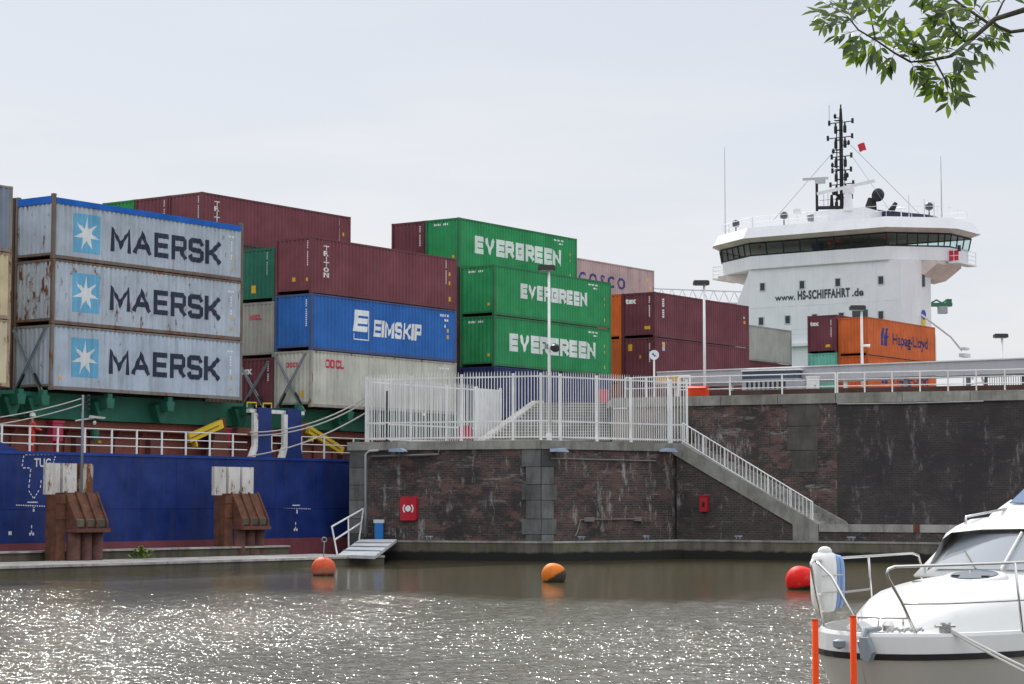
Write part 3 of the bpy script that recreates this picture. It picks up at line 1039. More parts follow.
# ---------------------------------------------------------------- containers
def container(u, v, z, rgb, label, h=CH, rust=0.25, dirt=0.3, frame_rgb=None, tarp=False, L=CL, endc=None, end_rust=None, name='shipping_container'):
    p = ship_w(u, v, z)
    t = thing(name, label, 'container', tuple(p), PSI, 'containers stacked on the ship')
    pm = paint(rgb, 0.48, dirt, rust)
    fm = paint(frame_rgb or tuple(c * 0.8 for c in rgb), 0.55, 0.45, min(1.0, rust + 0.35))
    W = CW
    hp = h - 0.32 if tarp else h
    fr = MB()
    for x0 in (0, L - 0.16):
        for y0 in (0, W - 0.13):
            fr.box(x0, x0 + 0.16, y0, y0 + 0.13, 0.0, h)
    for x0 in (-0.004, L - 0.176):
        for y0 in (-0.004, W - 0.158):
            for z0 in (-0.002, h - 0.116):
                fr.box(x0, x0 + 0.18, y0, y0 + 0.162, z0, z0 + 0.118)
    for y0 in (0.004, W - 0.064):
        fr.box(0.16, L - 0.16, y0, y0 + 0.06, 0.02, 0.17)
        fr.box(0.16, L - 0.16, y0, y0 + 0.06, hp - 0.09, hp - 0.005)
    for x0 in (0.006, L - 0.066):
        fr.box(x0, x0 + 0.06, 0.13, W - 0.13, 0.15, 0.26)
        fr.box(x0, x0 + 0.06, 0.13, W - 0.13, hp - 0.12, hp - 0.006)
    fr.box(0.2, L - 0.2, 0.07, W - 0.07, 0.16, 0.19)
    fr.build('frame', fm, t)
    # corrugated long sides
    xs = corr_breaks(0.161, L - 0.161)
    for side in (0, 1):
        m = MB()
        n = len(xs)
        yy = [(0.012 + corr(x)) if side == 0 else (W - 0.012 - corr(x)) for x in xs]
        m.v = [(x, y, 0.171) for x, y in zip(xs, yy)] + [(x, y, hp - 0.091) for x, y in zip(xs, yy)]
        m.f = [(i, i + 1, n + i + 1, n + i) if side == 0 else (i + 1, i, n + i, n + i + 1) for i in range(n - 1)]
        m.build('side_panel', pm, t)
    ts = corr_breaks(0.131, W - 0.131)
    em = paint(endc or rgb, 0.48, dirt, end_rust) if end_rust else pm
    for end in (0, 1):
        m = MB()
        n = len(ts)
        xx = [(0.012 + corr(q)) if end == 0 else (L - 0.012 - corr(q)) for q in ts]
        m.v = [(x, W - q, 0.261) for x, q in zip(xx, ts)] + [(x, W - q, hp - 0.121) for x, q in zip(xx, ts)]
        m.f = [(i, i + 1, n + i + 1, n + i) for i in range(n - 1)]
        m.build('end_panel', em, t)
    if tarp:
        m = MB()
        m.prism_x([(0.0, hp - 0.10), (0.0, hp + 0.16), (0.25, hp + 0.20), (W / 2, hp + 0.22), (W - 0.25, hp + 0.20), (W, hp + 0.16), (W, hp - 0.10), (W - 0.03, hp - 0.10), (W - 0.03, hp), (0.03, hp), (0.03, hp - 0.10)], 0.17, L - 0.17)
        for q in range(len(m.v)):
            x, y, zz = m.v[q]
            m.v[q] = (x, y - (0.012 if y < 1 else -0.012), zz)
        m.box(-0.012, 0.165, 0.14, W - 0.14, hp - 0.10, hp + 0.22)
        m.build('tarpaulin', paint((0.02, 0.13, 0.50), 0.9, 0.15, spec=0.1), t)
    else:
        m = MB(); m.box(0.06, L - 0.06, 0.06, W - 0.06, hp - 0.03, hp - 0.012); m.build('roof_panel', pm, t)
    return t


WHITE_INK = paint((0.80, 0.81, 0.81), 0.5, 0.1)
STICK = paint((0.75, 0.42, 0.02), 0.5, 0.1)


def side(t, mb, x, z, mat, name='lettering', off=0.004):
    return place(mb, x, z, 0, 'x', off).build(name, mat, t)


def end(t, mb, q, z, mat, name='lettering', off=0.004):
    """q measured from the left edge of the end as seen from outside"""
    o = place(mb, q, z, 0, 'x', off)
    o.v = [(y, CW - x, zz) for (x, y, zz) in o.v]
    return o.build(name, mat, t)


def turn(mb):
    """rotate lettering so that it reads downwards"""
    mb.v = [(p[2], p[1], -p[0]) for p in mb.v]
    return mb


def stacked(s, h, w, step):
    """letters set upright one under another"""
    mb = MB()
    for k, ch in enumerate(s):
        g = font_text(ch, h, w * (0.28 if ch == 'I' else 1.0), 0.03)
        x0 = (w - w * 0.28) / 2 if ch == 'I' else 0.0
        mb.add([(p[0] + x0, 0, p[2] - h - step * k) for p in g.v], g.f)
    return mb


def code_column(t, x, z_top, n=10, step=0.11, w=0.07, on_end=False, mat=None):
    mb = MB()
    for k in range(n):
        if k in (4,):
            continue
        mb.add([(0, 0, -k * step), (w, 0, -k * step), (w, 0, -k * step + step * 0.7), (0, 0, -k * step + step * 0.7)], [(0, 1, 2, 3)])
    (end if on_end else side)(t, mb, x, z_top, mat or WHITE_INK, 'code_marking')


def code_row(t, x, z, n=10, step=0.11, h=0.10, on_end=False):
    mb = MB()
    for k in range(n):
        if k == 4:
            continue
        mb.add([(k * step, 0, 0), (k * step + step * 0.7, 0, 0), (k * step + step * 0.7, 0, h), (k * step, 0, h)], [(0, 1, 2, 3)])
    (end if on_end else side)(t, mb, x, z, WHITE_INK, 'code_marking')


def sticker(t, x, z, w=0.16, h=0.2, on_end=False, mat=None):
    (end if on_end else side)(t, rect(w, h), x, z, mat or STICK, 'warning_sticker')


TIER = 2.8786
B = {-1: 7.69, 0: 7.69, 1: 7.57, 2: 7.585, 3: 7.45}
C_MAERSK = (0.45, 0.51, 0.58)
C_MAROON = (0.185, 0.047, 0.060)
C_TEX = (0.150, 0.033, 0.048)
C_EVER = (0.016, 0.265, 0.085)
C_CREAM = (0.62, 0.54, 0.38)
C_OOCL = (0.56, 0.55, 0.48)
C_ORANGE = (0.60, 0.125, 0.022)
C_GREYC = (0.36, 0.37, 0.335)
INK_NAVY = paint((0.022, 0.03, 0.062), 0.5, 0.15, 0.1)
INK_RED = paint((0.60, 0.03, 0.08), 0.5, 0.1)
INK_BLUE = paint((0.02, 0.05, 0.34), 0.5, 0.1)
STARBLUE = paint((0.15, 0.44, 0.66), 0.5, 0.3)

# bay before the star-marked stack: only its right ends are in the picture
for k, c_ in enumerate(((0.10, 0.05, 0.04), (0.12, 0.06, 0.045), (0.09, 0.06, 0.05))):
    container(-14.5, 2.5, B[-1] + k * TIER, c_, ('lowest', 'middle', 'topmost')[k] + ' dark brown container in the gap between the cream stack and the MAERSK stack', rust=0.5)
    container(0.0, 2.5, B[0] + k * TIER, c_, ('lowest', 'middle', 'topmost')[k] + ' brown container of the second row hidden behind the MAERSK stack', rust=0.3)
    container(32.94, 2.5, B[2] + k * TIER, ((0.02, 0.03, 0.07), (0.06, 0.035, 0.035), (0.05, 0.04, 0.04))[k], ('lowest', 'middle', 'topmost')[k] + ' dark container of the second row in the gap left of the EVERGREEN stack', rust=0.3)
    container(17.22, 5.0, B[1] + k * TIER, c_, ('lowest', 'middle', 'topmost')[k] + ' brown container of the third row hidden behind the blue EIMSKIP container', rust=0.3)
container(50.21, 2.5, 7.45, (0.30, 0.06, 0.02), 'dull orange container low behind the fence under the two orange strips', rust=0.2)
container(-14.5, 0, B[-1], C_CREAM, 'cream container at the left edge of the photo, bottom of its stack', rust=0.5, frame_rgb=(0.4, 0.3, 0.2))
container(-14.5, 0, B[-1] + TIER, (0.66, 0.56, 0.36), 'cream container at the left edge of the photo, under the grey one', rust=0.4, frame_rgb=(0.4, 0.3, 0.2))
container(-14.5, 0, B[-1] + 2 * TIER, (0.20, 0.24, 0.31), 'slate grey container at the left edge, top of its stack', rust=0.2, frame_rgb=(0.25, 0.22, 0.2))

for k, lab in enumerate(('pale grey-blue MAERSK container at the bottom of its stack, lashing rods across its end',
                         'pale grey-blue MAERSK container in the middle of its stack, rust streaks below the name',
                         'pale grey-blue MAERSK container on top of its stack under a blue tarpaulin')):
    t = container(0, 0, B[0] + k * TIER, (C_MAERSK, (0.46, 0.52, 0.59), (0.48, 0.51, 0.55))[2 - k] if k else (0.46, 0.53, 0.62), lab,
                  rust=(0.3, 0.55, 0.36)[k], frame_rgb=((0.22, 0.20, 0.18), (0.17, 0.125, 0.10), (0.17, 0.13, 0.11))[k], tarp=(k == 2), dirt=0.35, end_rust=(0.4, 0.85, 0.6)[k])
    dz = -0.22 if k == 2 else 0.0
    side(t, rect(1.62, 1.74), 1.2, 0.62 + dz, STARBLUE, 'logo_square', 0.004)
    side(t, star(0.80, 7, 0.34), 2.01, 1.46 + dz, paint((0.74, 0.76, 0.77), 0.5, 0.2), 'logo_star', 0.008)
    side(t, stroke_text('MAERSK', 1.14, 7.15, 0.205), 3.48, 0.86 + dz, INK_NAVY, 'lettering', 0.006)
    code_row(t, 11.15, 2.28 + dz, 4, 0.12, 0.09); code_column(t, 11.35, 2.0 + dz, 7, 0.13)
    sticker(t, 11.4, 0.95, 0.16, 0.18); sticker(t, 11.38, 0.42, 0.14, 0.14)
    if k == 0:
        sticker(t, 0.5, 0.45, 0.14, 0.14)

t = container(17.22, 0, B[1], C_OOCL, 'pale grey OOCL container at the bottom of its stack', rust=0.25, frame_rgb=(0.36, 0.33, 0.28))
side(t, stroke_text('OOCL', 0.44, 1.48, 0.24), 1.15, 2.02, INK_RED); end(t, stroke_text('OOCL', 0.26, 0.9, 0.24), 0.75, 2.02, INK_RED); sticker(t, 1.75, 0.5, 0.22, 0.34, True)
code_row(t, 10.6, 2.45, 8, 0.13, 0.10)
t = container(17.22, 0, B[1] + TIER, (0.014, 0.13, 0.44), 'bright blue EIMSKIP container in the middle of its stack', rust=0.15, frame_rgb=(0.05, 0.08, 0.2))
lt = stroke_text('EIMSKIP', 0.88, 4.05, 0.23, 0.10)
side(t, lt, 4.98, 0.98, WHITE_INK)
side(t, stroke_text('E', 1.12, 1.15, 0.26, 0.15), 3.3, 1.16, WHITE_INK, 'logo_letter')
mb = MB()
for x0, x1, z0, z1 in ((0.0, 0.06, 0, 0.32), (0.064, 1.3, 0, 0.06), (1.24, 1.3, 0.064, 1.55), (1.0, 1.236, 1.49, 1.55)):
    mb.add([(x0, 0, z0), (x1, 0, z0), (x1, 0, z1), (x0, 0, z1)], [(0, 1, 2, 3)])
side(t, mb, 3.36, 0.72, WHITE_INK, 'logo_frame')
code_row(t, 10.75, 2.45, 7, 0.12, 0.13); code_row(t, 11.1, 2.2, 3, 0.12, 0.12); sticker(t, 11.35, 1.6); sticker(t, 11.35, 1.25); sticker(t, 11.1, 1.85, 0.12, 0.16, False, WHITE_INK)
code_column(t, 2.05, 2.5, 14, 0.1, 0.06, True)
t = container(17.22, 0, B[1] + 2 * TIER, C_MAROON, 'maroon TRITON container on top of the blue EIMSKIP one', rust=0.05)
side(t, stacked('TRITON', 0.235, 0.38, 0.275), 1.0, 2.48, WHITE_INK)
code_column(t, 2.1, 2.6, 12, 0.11, 0.06, True); sticker(t, 1.15, 0.62, 0.18, 0.22, True); sticker(t, 2.05, 0.6, 0.12, 0.18, True)
code_column(t, 11.25, 2.6, 12, 0.11); sticker(t, 11.5, 1.85, 0.14, 0.2); sticker(t, 11.5, 1.35, 0.14, 0.2); sticker(t, 11.5, 0.45, 0.16, 0.25)
# second row of that bay: ends visible between the stacks
t = container(17.25, 2.5, B[1], C_TEX, 'dark maroon container with a white name on its end, right of the lowest MAERSK container', h=2.59, rust=0.1)
end(t, font_text('tex', 0.34, 0.85, 0.05), 0.1, 1.8, WHITE_INK); code_column(t, 2.0, 2.2, 9, 0.1, 0.06, True)
t = container(17.25, 2.5, B[1] + 2.61, (0.36, 0.34, 0.30), 'drab grey container with small red letters on its end, above a dark maroon one', rust=0.1)
end(t, stroke_text('OOCL', 0.26, 0.85, 0.24), 0.7, 1.95, INK_RED)
t = container(17.25, 2.5, B[1] + 5.5, (0.012, 0.135, 0.085), 'dark teal green container end right of the top MAERSK container', h=2.74, rust=0.05)
sticker(t, 0.85, 0.45, 0.3, 0.4, True); code_column(t, 1.85, 2.45, 12, 0.1, 0.06, True)
# top tier of that bay, far rows
t = container(17.1, 7.5, 16.22, C_MAROON, 'maroon TRITON container of the high far row, its long side above the MAERSK stack', rust=0.05)
side(t, stacked('TRITON', 0.235, 0.38, 0.275), 1.0, 2.48, WHITE_INK); code_column(t, 11.2, 2.6, 12, 0.11); sticker(t, 11.5, 1.7, 0.14, 0.2); sticker(t, 11.5, 1.2, 0.14, 0.2)
code_column(t, 2.1, 2.6, 12, 0.1, 0.06, True)
t = container(17.1, 10.0, 16.22, (0.17, 0.04, 0.055), 'maroon container end left of the high far TRITON one, above the blue tarpaulin', rust=0.05); code_column(t, 2.1, 2.6, 12, 0.1, 0.06, True)
t = container(17.1, 12.5, 16.22, (0.016, 0.24, 0.06), 'bright green container corner just showing over the blue tarpaulin', rust=0.05)


def evergreen(u, v, z, lab, x0, w, zt, h, dk=1.0):
    t = container(u, v, z, tuple(c * dk for c in C_EVER), lab, rust=0.02, dirt=0.12, frame_rgb=(0.02, 0.16, 0.06))
    side(t, stroke_text('EVERGREEN', h, w, 0.29), x0, zt, paint((0.74, 0.78, 0.75), 0.5, 0.08))
    code_row(t, 0.62, 2.48, 8, 0.13, 0.11, True); code_row(t, 9.7, 2.5, 7, 0.16, 0.09); code_row(t, 10.25, 2.3, 3, 0.16, 0.09)
    sticker(t, 11.4, 1.7, 0.14, 0.18); sticker(t, 11.4, 1.35, 0.12, 0.14); sticker(t, 11.4, 0.4, 0.16, 0.2); sticker(t, 1.95, 0.55, 0.13, 0.16, True)
    return t


t = container(32.94, 0, B[2], (0.014, 0.028, 0.13), 'dark navy container behind the white palisade fence, under the EVERGREEN stack', rust=0.1)
code_column(t, 11.2, 2.3, 9, 0.12)
code_row(t, 0.7, 2.2, 6, 0.16, 0.12, True)
evergreen(32.94, 0, B[2] + TIER, 'green EVERGREEN container in the near row, lowest of the green ones', 1.55, 8.95, 0.92, 1.02, 0.96)
evergreen(32.94, 0, B[2] + 2 * TIER, 'green EVERGREEN container in the near row, directly under the highest green one', 2.65, 6.9, 1.15, 0.86)
evergreen(32.94, 2.5, 16.22, 'green EVERGREEN container highest of the three, standing in the second row', 1.6, 8.9, 0.95, 1.02)
t = container(32.94, 5.0, 16.22, C_TEX, 'maroon container end left of the highest EVERGREEN container', rust=0.05); code_column(t, 2.05, 2.5, 12, 0.1, 0.06, True)

Z3 = 7.45
t = container(50.21, 0, Z3, (0.13, 0.03, 0.04), 'dark red container mostly hidden behind the footbridge, under the maroon tex containers', rust=0.1)
t = container(50.21, 0, Z3 + TIER, C_TEX, 'maroon container with yellow stickers, under the tex one behind the round sign', rust=0.05)
sticker(t, 0.42, 2.05, 0.3, 0.42, True); sticker(t, 1.25, 1.55, 0.16, 0.2, True); side(t, rect(0.4, 0.55), 0.9, 2.05, paint((0.5, 0.55, 0.6), 0.5, 0.1), 'info_sticker'); side(t, rect(0.3, 0.2), 0.95, 2.33, STICK, 'warning_sticker', 0.009)
code_column(t, 2.0, 2.4, 12, 0.1, 0.06, True); code_column(t, 11.2, 2.5, 10, 0.12); sticker(t, 11.55, 0.5, 0.14, 0.2)
t = container(50.21, 0, Z3 + 2 * TIER, C_TEX, 'maroon tex container on top of its stack behind the second lamp post', rust=0.05)
end(t, font_text('tex', 0.34, 0.8, 0.05), 0.25, 2.2, WHITE_INK); code_column(t, 2.0, 2.5, 12, 0.11, 0.06, True); sticker(t, 1.65, 0.5, 0.42, 0.2, True)
code_column(t, 1.0, 2.4, 9, 0.14, 0.17); sticker(t, 11.5, 1.6, 0.2, 0.2); sticker(t, 11.5, 1.95, 0.14, 0.14, False, WHITE_INK)
container(50.21, 2.5, Z3 + TIER, C_ORANGE, 'orange container strip left of the maroon one with yellow stickers', rust=0.08)
container(50.21, 2.5, Z3 + 2 * TIER, (0.72, 0.135, 0.02), 'orange container strip left of the top maroon tex container', rust=0.05)
t = container(50.21, 7.5, 16.1, (0.42, 0.365, 0.37), 'dusty pink COSCO container in a far row behind the EVERGREEN stack', rust=0.05)
side(t, font_text('COSCO', 0.74, 5.75, 0.035, 0, 1.55), 2.7, 1.22, paint((0.04, 0.05, 0.24), 0.5, 0.1)); sticker(t, 11.2, 2.0, 0.2, 0.25); sticker(t, 11.6, 1.5, 0.14, 0.2)
container(65.8, 5.0, 13.07, C_GREYC, 'plain grey container right of the tex stack, in front of the white house', h=2.60, rust=0.02, dirt=0.15)
container(65.8, 5.0, 10.2, C_TEX, 'maroon container under the plain grey one', rust=0.05)
# last bay before the white house
t = container(80.45, 2.5, 14.08, C_TEX, 'maroon tex container standing before the house, left of the orange Hapag-Lloyd one', rust=0.05)
end(t, font_text('tex', 0.32, 0.75, 0.05), 0.22, 2.1, WHITE_INK); sticker(t, 1.5, 0.42, 0.38, 0.2, True); code_column(t, 1.95, 2.4, 12, 0.11, 0.06, True)
container(80.45, 2.5, 11.2, (0.17, 0.50, 0.40), 'pale turquoise container under the maroon tex one by the house', rust=0.1)
t = container(80.6, 0, 13.81, C_ORANGE, 'orange Hapag-Lloyd container on top of its stack, right of the white house front', rust=0.03)


def hapag(t):
    side(t, font_text('Hapag-Lloyd', 0.82, 6.4, 0.03), 4.4, 1.05, paint((0.02, 0.03, 0.12), 0.5, 0.1))
    mb = MB()
    mb.add([(0.0, 0, 0.0), (0.42, 0, 0.0), (0.36, 0, 0.5), (0.62, 0, 1.35), (0.22, 0, 1.35), (-0.06, 0, 0.55)], [(0, 1, 2, 3, 4, 5)])
    mb.add([(0.62, -0.002, 0.0), (1.04, -0.002, 0.0), (0.98, -0.002, 0.45), (1.36, -0.002, 0.72), (1.08, -0.002, 0.85), (1.28, -0.002, 1.35), (0.88, -0.002, 1.35), (0.60, -0.002, 0.72), (0.40, -0.002, 0.6), (0.56, -0.002, 0.5)], [(0, 1, 2, 3, 4, 5, 6, 7, 8, 9)])
    side(t, mb, 2.35, 0.85, paint((0.02, 0.04, 0.22), 0.5, 0.1), 'logo')


hapag(t)
t = container(80.6, 0, 10.92, (0.66, 0.12, 0.018), 'orange Hapag-Lloyd container under another, seen through the quay railing', rust=0.1)
hapag(t)


# lashing rods crossed over the lowest container ends
def lashing(u, v, z, lab, zt=2.7):
    t = thing('lashing_rods', lab, 'lashing rods', tuple(ship_w(u, v, z)), PSI, 'crossed lashing rods on container ends')
    for a, b in (((-0.10, 0.25, -0.25), (-0.08, 2.3, zt)), ((-0.14, 2.2, -0.25), (-0.12, 0.2, zt))):
        a, b = V(a), V(b)
        mb = MB(); mb.tube([a, b], 0.034, 5); mb.tube([a + V((0, 0.16, 0)), b + V((0, 0.10, 0))], 0.034, 5); r = mb.build('rod', M_GREY_STEEL, t)
        c = a + (b - a) * 0.12; d = a + (b - a) * 0.33
        mb = MB(); mb.tube([c, d], 0.06, 6); mb.build('turnbuckle', M_DARK, r)


lashing(0, 0, B[0], 'crossed steel lashing rods over the end of the lowest MAERSK container')
lashing(17.22, 0, B[1], 'crossed steel lashing rods over the end of the OOCL container')
lashing(17.25, 2.5, B[1], 'crossed steel lashing rods over the dark maroon container end with white letters', 2.4)

# ---------------------------------------------------------------- the white house and bridge
UF = 96.2
M_HOUSE = paint((0.74, 0.74, 0.76), 0.45, 0.10, 0.0, var=0.03, name='ship_white')
M_SOFFIT = paint((0.62, 0.55, 0.50), 0.6, 0.15, name='soffit_reflection_tint')  # house white with the brownish reflection on the undersides painted in
M_GLASS = NT('bridge_glass')
_g = M_GLASS.n('ShaderNodeBsdfGlossy'); _g.inputs['Roughness'].default_value = 0.03
_tr = M_GLASS.n('ShaderNodeBsdfTransparent'); _tr.inputs['Color'].default_value = (0.78, 0.88, 0.87, 1)
_lw = M_GLASS.n('ShaderNodeLayerWeight'); _lw.inputs['Blend'].default_value = 0.25
_mx = M_GLASS.n('ShaderNodeMixShader')
M_GLASS.l(_lw.outputs['Fresnel'], _mx.inputs['Fac']); M_GLASS.l(_tr.outputs[0], _mx.inputs[1]); M_GLASS.l(_g.outputs[0], _mx.inputs[2])
M_GLASS.l(_mx.outputs[0], M_GLASS.t.nodes['Material Output'].inputs['Surface'])
M_GLASS = M_GLASS.m
M_PORT = plastic((0.03, 0.045, 0.055), 0.12)

mb = MB()
# front wall flares towards the foot on both sides
fl = [(17.0, 21.2, 3.5), (20.2, 19.75, 3.5), (22.75, 18.6, 3.5)]
vs_ = []
for z, vl, vr in fl:
    vs_ += [(UF, vl, z), (UF, vr + 1.0, z), (UF + 0.7, vr, z), (UF + 3.7, vr, z), (UF + 8, vr + 2.0, z), (UF + 8, vl - 0.5, z)]
fs_ = [tuple(range(6)), tuple(reversed(range(12, 18)))]
for k in range(2):
    for i in range(6):
        j = (i + 1) % 6
        fs_.append((k * 6 + i, k * 6 + j, k * 6 + 6 + j, k * 6 + 6 + i))
mb.add(vs_, fs_)
house = mb.build('deckhouse', M_HOUSE, ship)
mb = MB(); mb.prism([(UF + 0.01, 21.3), (UF + 0.01, 3.52), (UF + 3.6, 3.52), (UF + 8, 5.0), (UF + 8, 21.3)], 5.0, 17.0); mb.build('lower_house', M_HOUSE, ship)
mb = MB(); mb.box(UF - 0.35, UF - 0.002, 3.0, 21.3, 15.95, 16.2); mb.build('house_ledge', M_HOUSE, ship)
for v, z in ((17.35, 21.2), (13.55, 21.15), (10.2, 21.15), (6.26, 21.1), (17.5, 18.25), (14.95, 18.25), (9.9, 18.25), (6.3, 18.2), (12.4, 18.25), (3.0, 0)):
    if z == 0:
        continue
    mb = MB(); mb.box(UF - 0.04, UF + 0.02, v - 0.30, v + 0.30, z - 0.37, z + 0.42); wf = mb.build('window', paint((0.55, 0.55, 0.57), 0.5, 0.1), house)
    mb = MB(); mb.box(UF - 0.055, UF, v - 0.21, v + 0.21, z - 0.29, z + 0.34); mb.build('pane', M_PORT, wf)
for z in (19.4, 17.4):
    mb = MB(); mb.box(UF - 0.012, UF + 0.0, 4.6, 19.6, z, z + 0.03); mb.build('weld_line', paint((0.66, 0.66, 0.69), 0.5, 0.1), house)
for v in (15.8, 11.9, 7.6):
    mb = MB(); mb.box(UF - 0.012, UF + 0.0, v, v + 0.03, 17.45, 19.38); mb.build('weld_line', paint((0.66, 0.66, 0.69), 0.5, 0.1), house)
mb = MB(); mb.box(UF - 0.05, UF, 7.5, 8.9, 17.8, 18.75); mb.build('house_recess', plastic((0.06, 0.065, 0.075), 0.5), house)
mb = MB(); mb.box(UF + 2.0, UF + 2.3, 3.36, 3.54, 20.6, 21.6); mb.build('window', M_PORT, house)


def front_text(s, v_left, v_right, h, z, mat, bold=0.03, space=1.0):
    m = font_text(s, h, v_left - v_right, bold, 0, space)
    m.v = [(UF - 0.03, v_left - p[0], z + p[2]) for p in m.v]
    return m.build('lettering', mat, house)


INK_GREY = paint((0.06, 0.065, 0.075), 0.5, 0.05)
front_text('www.', 16.15, 14.2, 0.52, 19.95, INK_GREY, 0.02)
front_text('HS-SCHIFFAHRT', 13.98, 9.1, 0.70, 19.95, INK_GREY, 0.045, 1.12)
front_text('.de', 8.9, 7.85, 0.62, 19.95, INK_GREY, 0.03)
# crest on the side wall
mb = MB(); mb.box(UF + 1.75, UF + 2.45, 3.44, 3.48, 17.3, 18.0); mb.build('crest_base', M_YELLOW, house)
mb = MB()
m_ = Matrix.Rotation(math.pi / 2, 4, 'X')
mb.lathe([(0.42, 0.0), (0.42, 0.05)], (UF + 2.1, 3.48, 18.25), 14, m_); mb.build('crest_disc', INK_BLUE, house)

# wheelhouse: plan polygon, lofted outwards level by level
PLAN = [(UF, 5.7), (UF, 18.25), (99.1, 22.6), (100.0, 23.2), (103.5, 23.2), (103.5, 2.0), (100.0, 2.0), (99.2, 2.6)]


def offs(poly, d):
    out = []
    n = len(poly)
    for i in range(n):
        a, b, c = V(poly[i - 1]), V(poly[i]), V(poly[(i + 1) % n])
        d1, d2 = (b - a).normalized(), (c - b).normalized()
        n1, n2 = V((-d1.y, d1.x)), V((-d2.y, d2.x))
        m = (n1 + n2)
        m = m / max(0.2, m.dot(n1))
        out.append((b.x + m.x * d, b.y + m.y * d))
    return out


# polygon orientation: make outward positive
def area(p):
    return sum(p[i - 1][0] * p[i][1] - p[i][0] * p[i - 1][1] for i in range(len(p))) / 2


SGN = -1 if area(PLAN) > 0 else 1


def loft(levels, cap0=False, cap1=False):
    m = MB()
    n = len(PLAN)
    vs_, fs_ = [], []
    for z, d in levels:
        vs_ += [(p[0], p[1], z) for p in offs(PLAN, SGN * d)]
    for k in range(len(levels) - 1):
        for i in range(n):
            j = (i + 1) % n
            fs_.append((k * n + i, k * n + j, (k + 1) * n + j, (k + 1) * n + i))
    if cap0:
        fs_.append(tuple(range(n)))
    if cap1:
        fs_.append(tuple(range((len(levels) - 1) * n, len(levels) * n)))
    m.add(vs_, fs_)
    return m


wheel = loft([(22.72, 0.12), (22.80, 0.22), (23.90, 0.25), (23.92, 0.05)], True, True).build('wheelhouse', M_HOUSE, ship)
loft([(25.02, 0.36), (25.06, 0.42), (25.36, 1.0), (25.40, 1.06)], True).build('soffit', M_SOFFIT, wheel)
loft([(25.38, 1.08), (26.32, 0.62), (26.34, 0.3)], False, True).build('roof', M_HOUSE, wheel)
loft([(23.93, 0.22), (25.03, 0.40)]).build('window_band', M_GLASS, wheel)
# dark surrounds and mullions
lo, hi = offs(PLAN, SGN * 0.25), offs(PLAN, SGN * 0.43)
nmul = {0: 8, 1: 5, 2: 1, 3: 3, 4: 0, 5: 3, 6: 2, 7: 5}
fr_ = MB()
for i in range(len(PLAN)):
    j = (i + 1) % len(PLAN)
    fr_.tube([(*lo[i], 23.96), (*lo[j], 23.96)], 0.06, 4)
    fr_.tube([(*hi[i], 24.99), (*hi[j], 24.99)], 0.07, 4)
fr_.build('window_frame', M_BLACK, wheel)
for i in range(len(PLAN)):
    j = (i + 1) % len(PLAN)
    n = max(1, nmul[i])
    for k in range(n):
        f = k / n
        a = V((*lo[i], 23.95)) * (1 - f) + V((*lo[j], 23.95)) * f
        b = V((*hi[i], 25.0)) * (1 - f) + V((*hi[j], 25.0)) * f
        mb = MB(); mb.tube([a, b], 0.075 if i in (0,) else 0.06, 4); mb.build('mullion', M_BLACK, wheel)
# inside: back bulkhead, consoles, lifebuoys
mb = MB(); mb.box(101.9, 102.0, 8.2, 15.5, 23.93, 25.0); mb.build('back_bulkhead', paint((0.40, 0.36, 0.30), 0.7, 0.2), wheel)
mb = MB(); mb.box(97.6, 98.3, 7.0, 16.5, 23.93, 24.25); mb.build('console', plastic((0.05, 0.06, 0.06), 0.5), wheel)
mb = MB(); mb.box(98.0, 98.6, 12.7, 13.5, 23.93, 24.85); mb.build('blue_chair', paint((0.03, 0.07, 0.24), 0.6, 0.1), wheel)
for v, z in ((17.75, 24.75), (11.1, 24.55), (10.3, 24.72), (5.95, 24.7)):
    mb = MB(); mb.lathe([(0.02, -0.16), (0.14, -0.1), (0.17, 0.0), (0.12, 0.12), (0.02, 0.16)], (96.5, v, z), 10); mb.build('red_buoy', paint((0.65, 0.04, 0.02), 0.5, 0.05), wheel)
# brackets under the wings
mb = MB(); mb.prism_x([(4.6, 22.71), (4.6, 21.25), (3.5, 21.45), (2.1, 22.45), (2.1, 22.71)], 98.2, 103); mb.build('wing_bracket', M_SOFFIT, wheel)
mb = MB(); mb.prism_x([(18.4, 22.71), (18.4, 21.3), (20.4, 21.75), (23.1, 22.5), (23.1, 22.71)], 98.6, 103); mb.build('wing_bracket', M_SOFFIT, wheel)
# little wing galleries with railings
for v0, s in ((23.4, 1), (1.78, -1)):
    mb = MB(); mb.box(99.7, 103.4, min(v0, v0 + s * 0.9), max(v0, v0 + s * 0.9), 22.55, 22.68)
    for u in (99.75, 101.5, 103.3):
        mb.tube([(u, v0 + s * 0.86, 22.68), (u, v0 + s * 0.86, 23.7)], 0.03, 5)
    for z in (23.0, 23.35, 23.7):
        mb.tube([(99.75, v0 + s * 0.86, z), (103.3, v0 + s * 0.86, z)], 0.03, 5)
        mb.tube([(99.75, v0, z), (99.75, v0 + s * 0.86, z)], 0.03, 5)
    g = mb.build('wing_gallery', M_HOUSE, wheel)
    if s < 0:
        for k in range(2):
            mb = MB(); mb.box(99.66, 99.72, 1.36 - 0.44 * k, 1.72 - 0.44 * k, 22.75, 23.15); mb.box(99.66, 99.72, 1.36 - 0.44 * k, 1.72 - 0.44 * k, 23.2, 23.6); mb.build('red_locker', M_RED, g)
        mb = MB(); mb.box(99.6, 99.8, 0.72, 0.95, 23.5, 24.0); mb.build('searchlight', M_DARK, g)

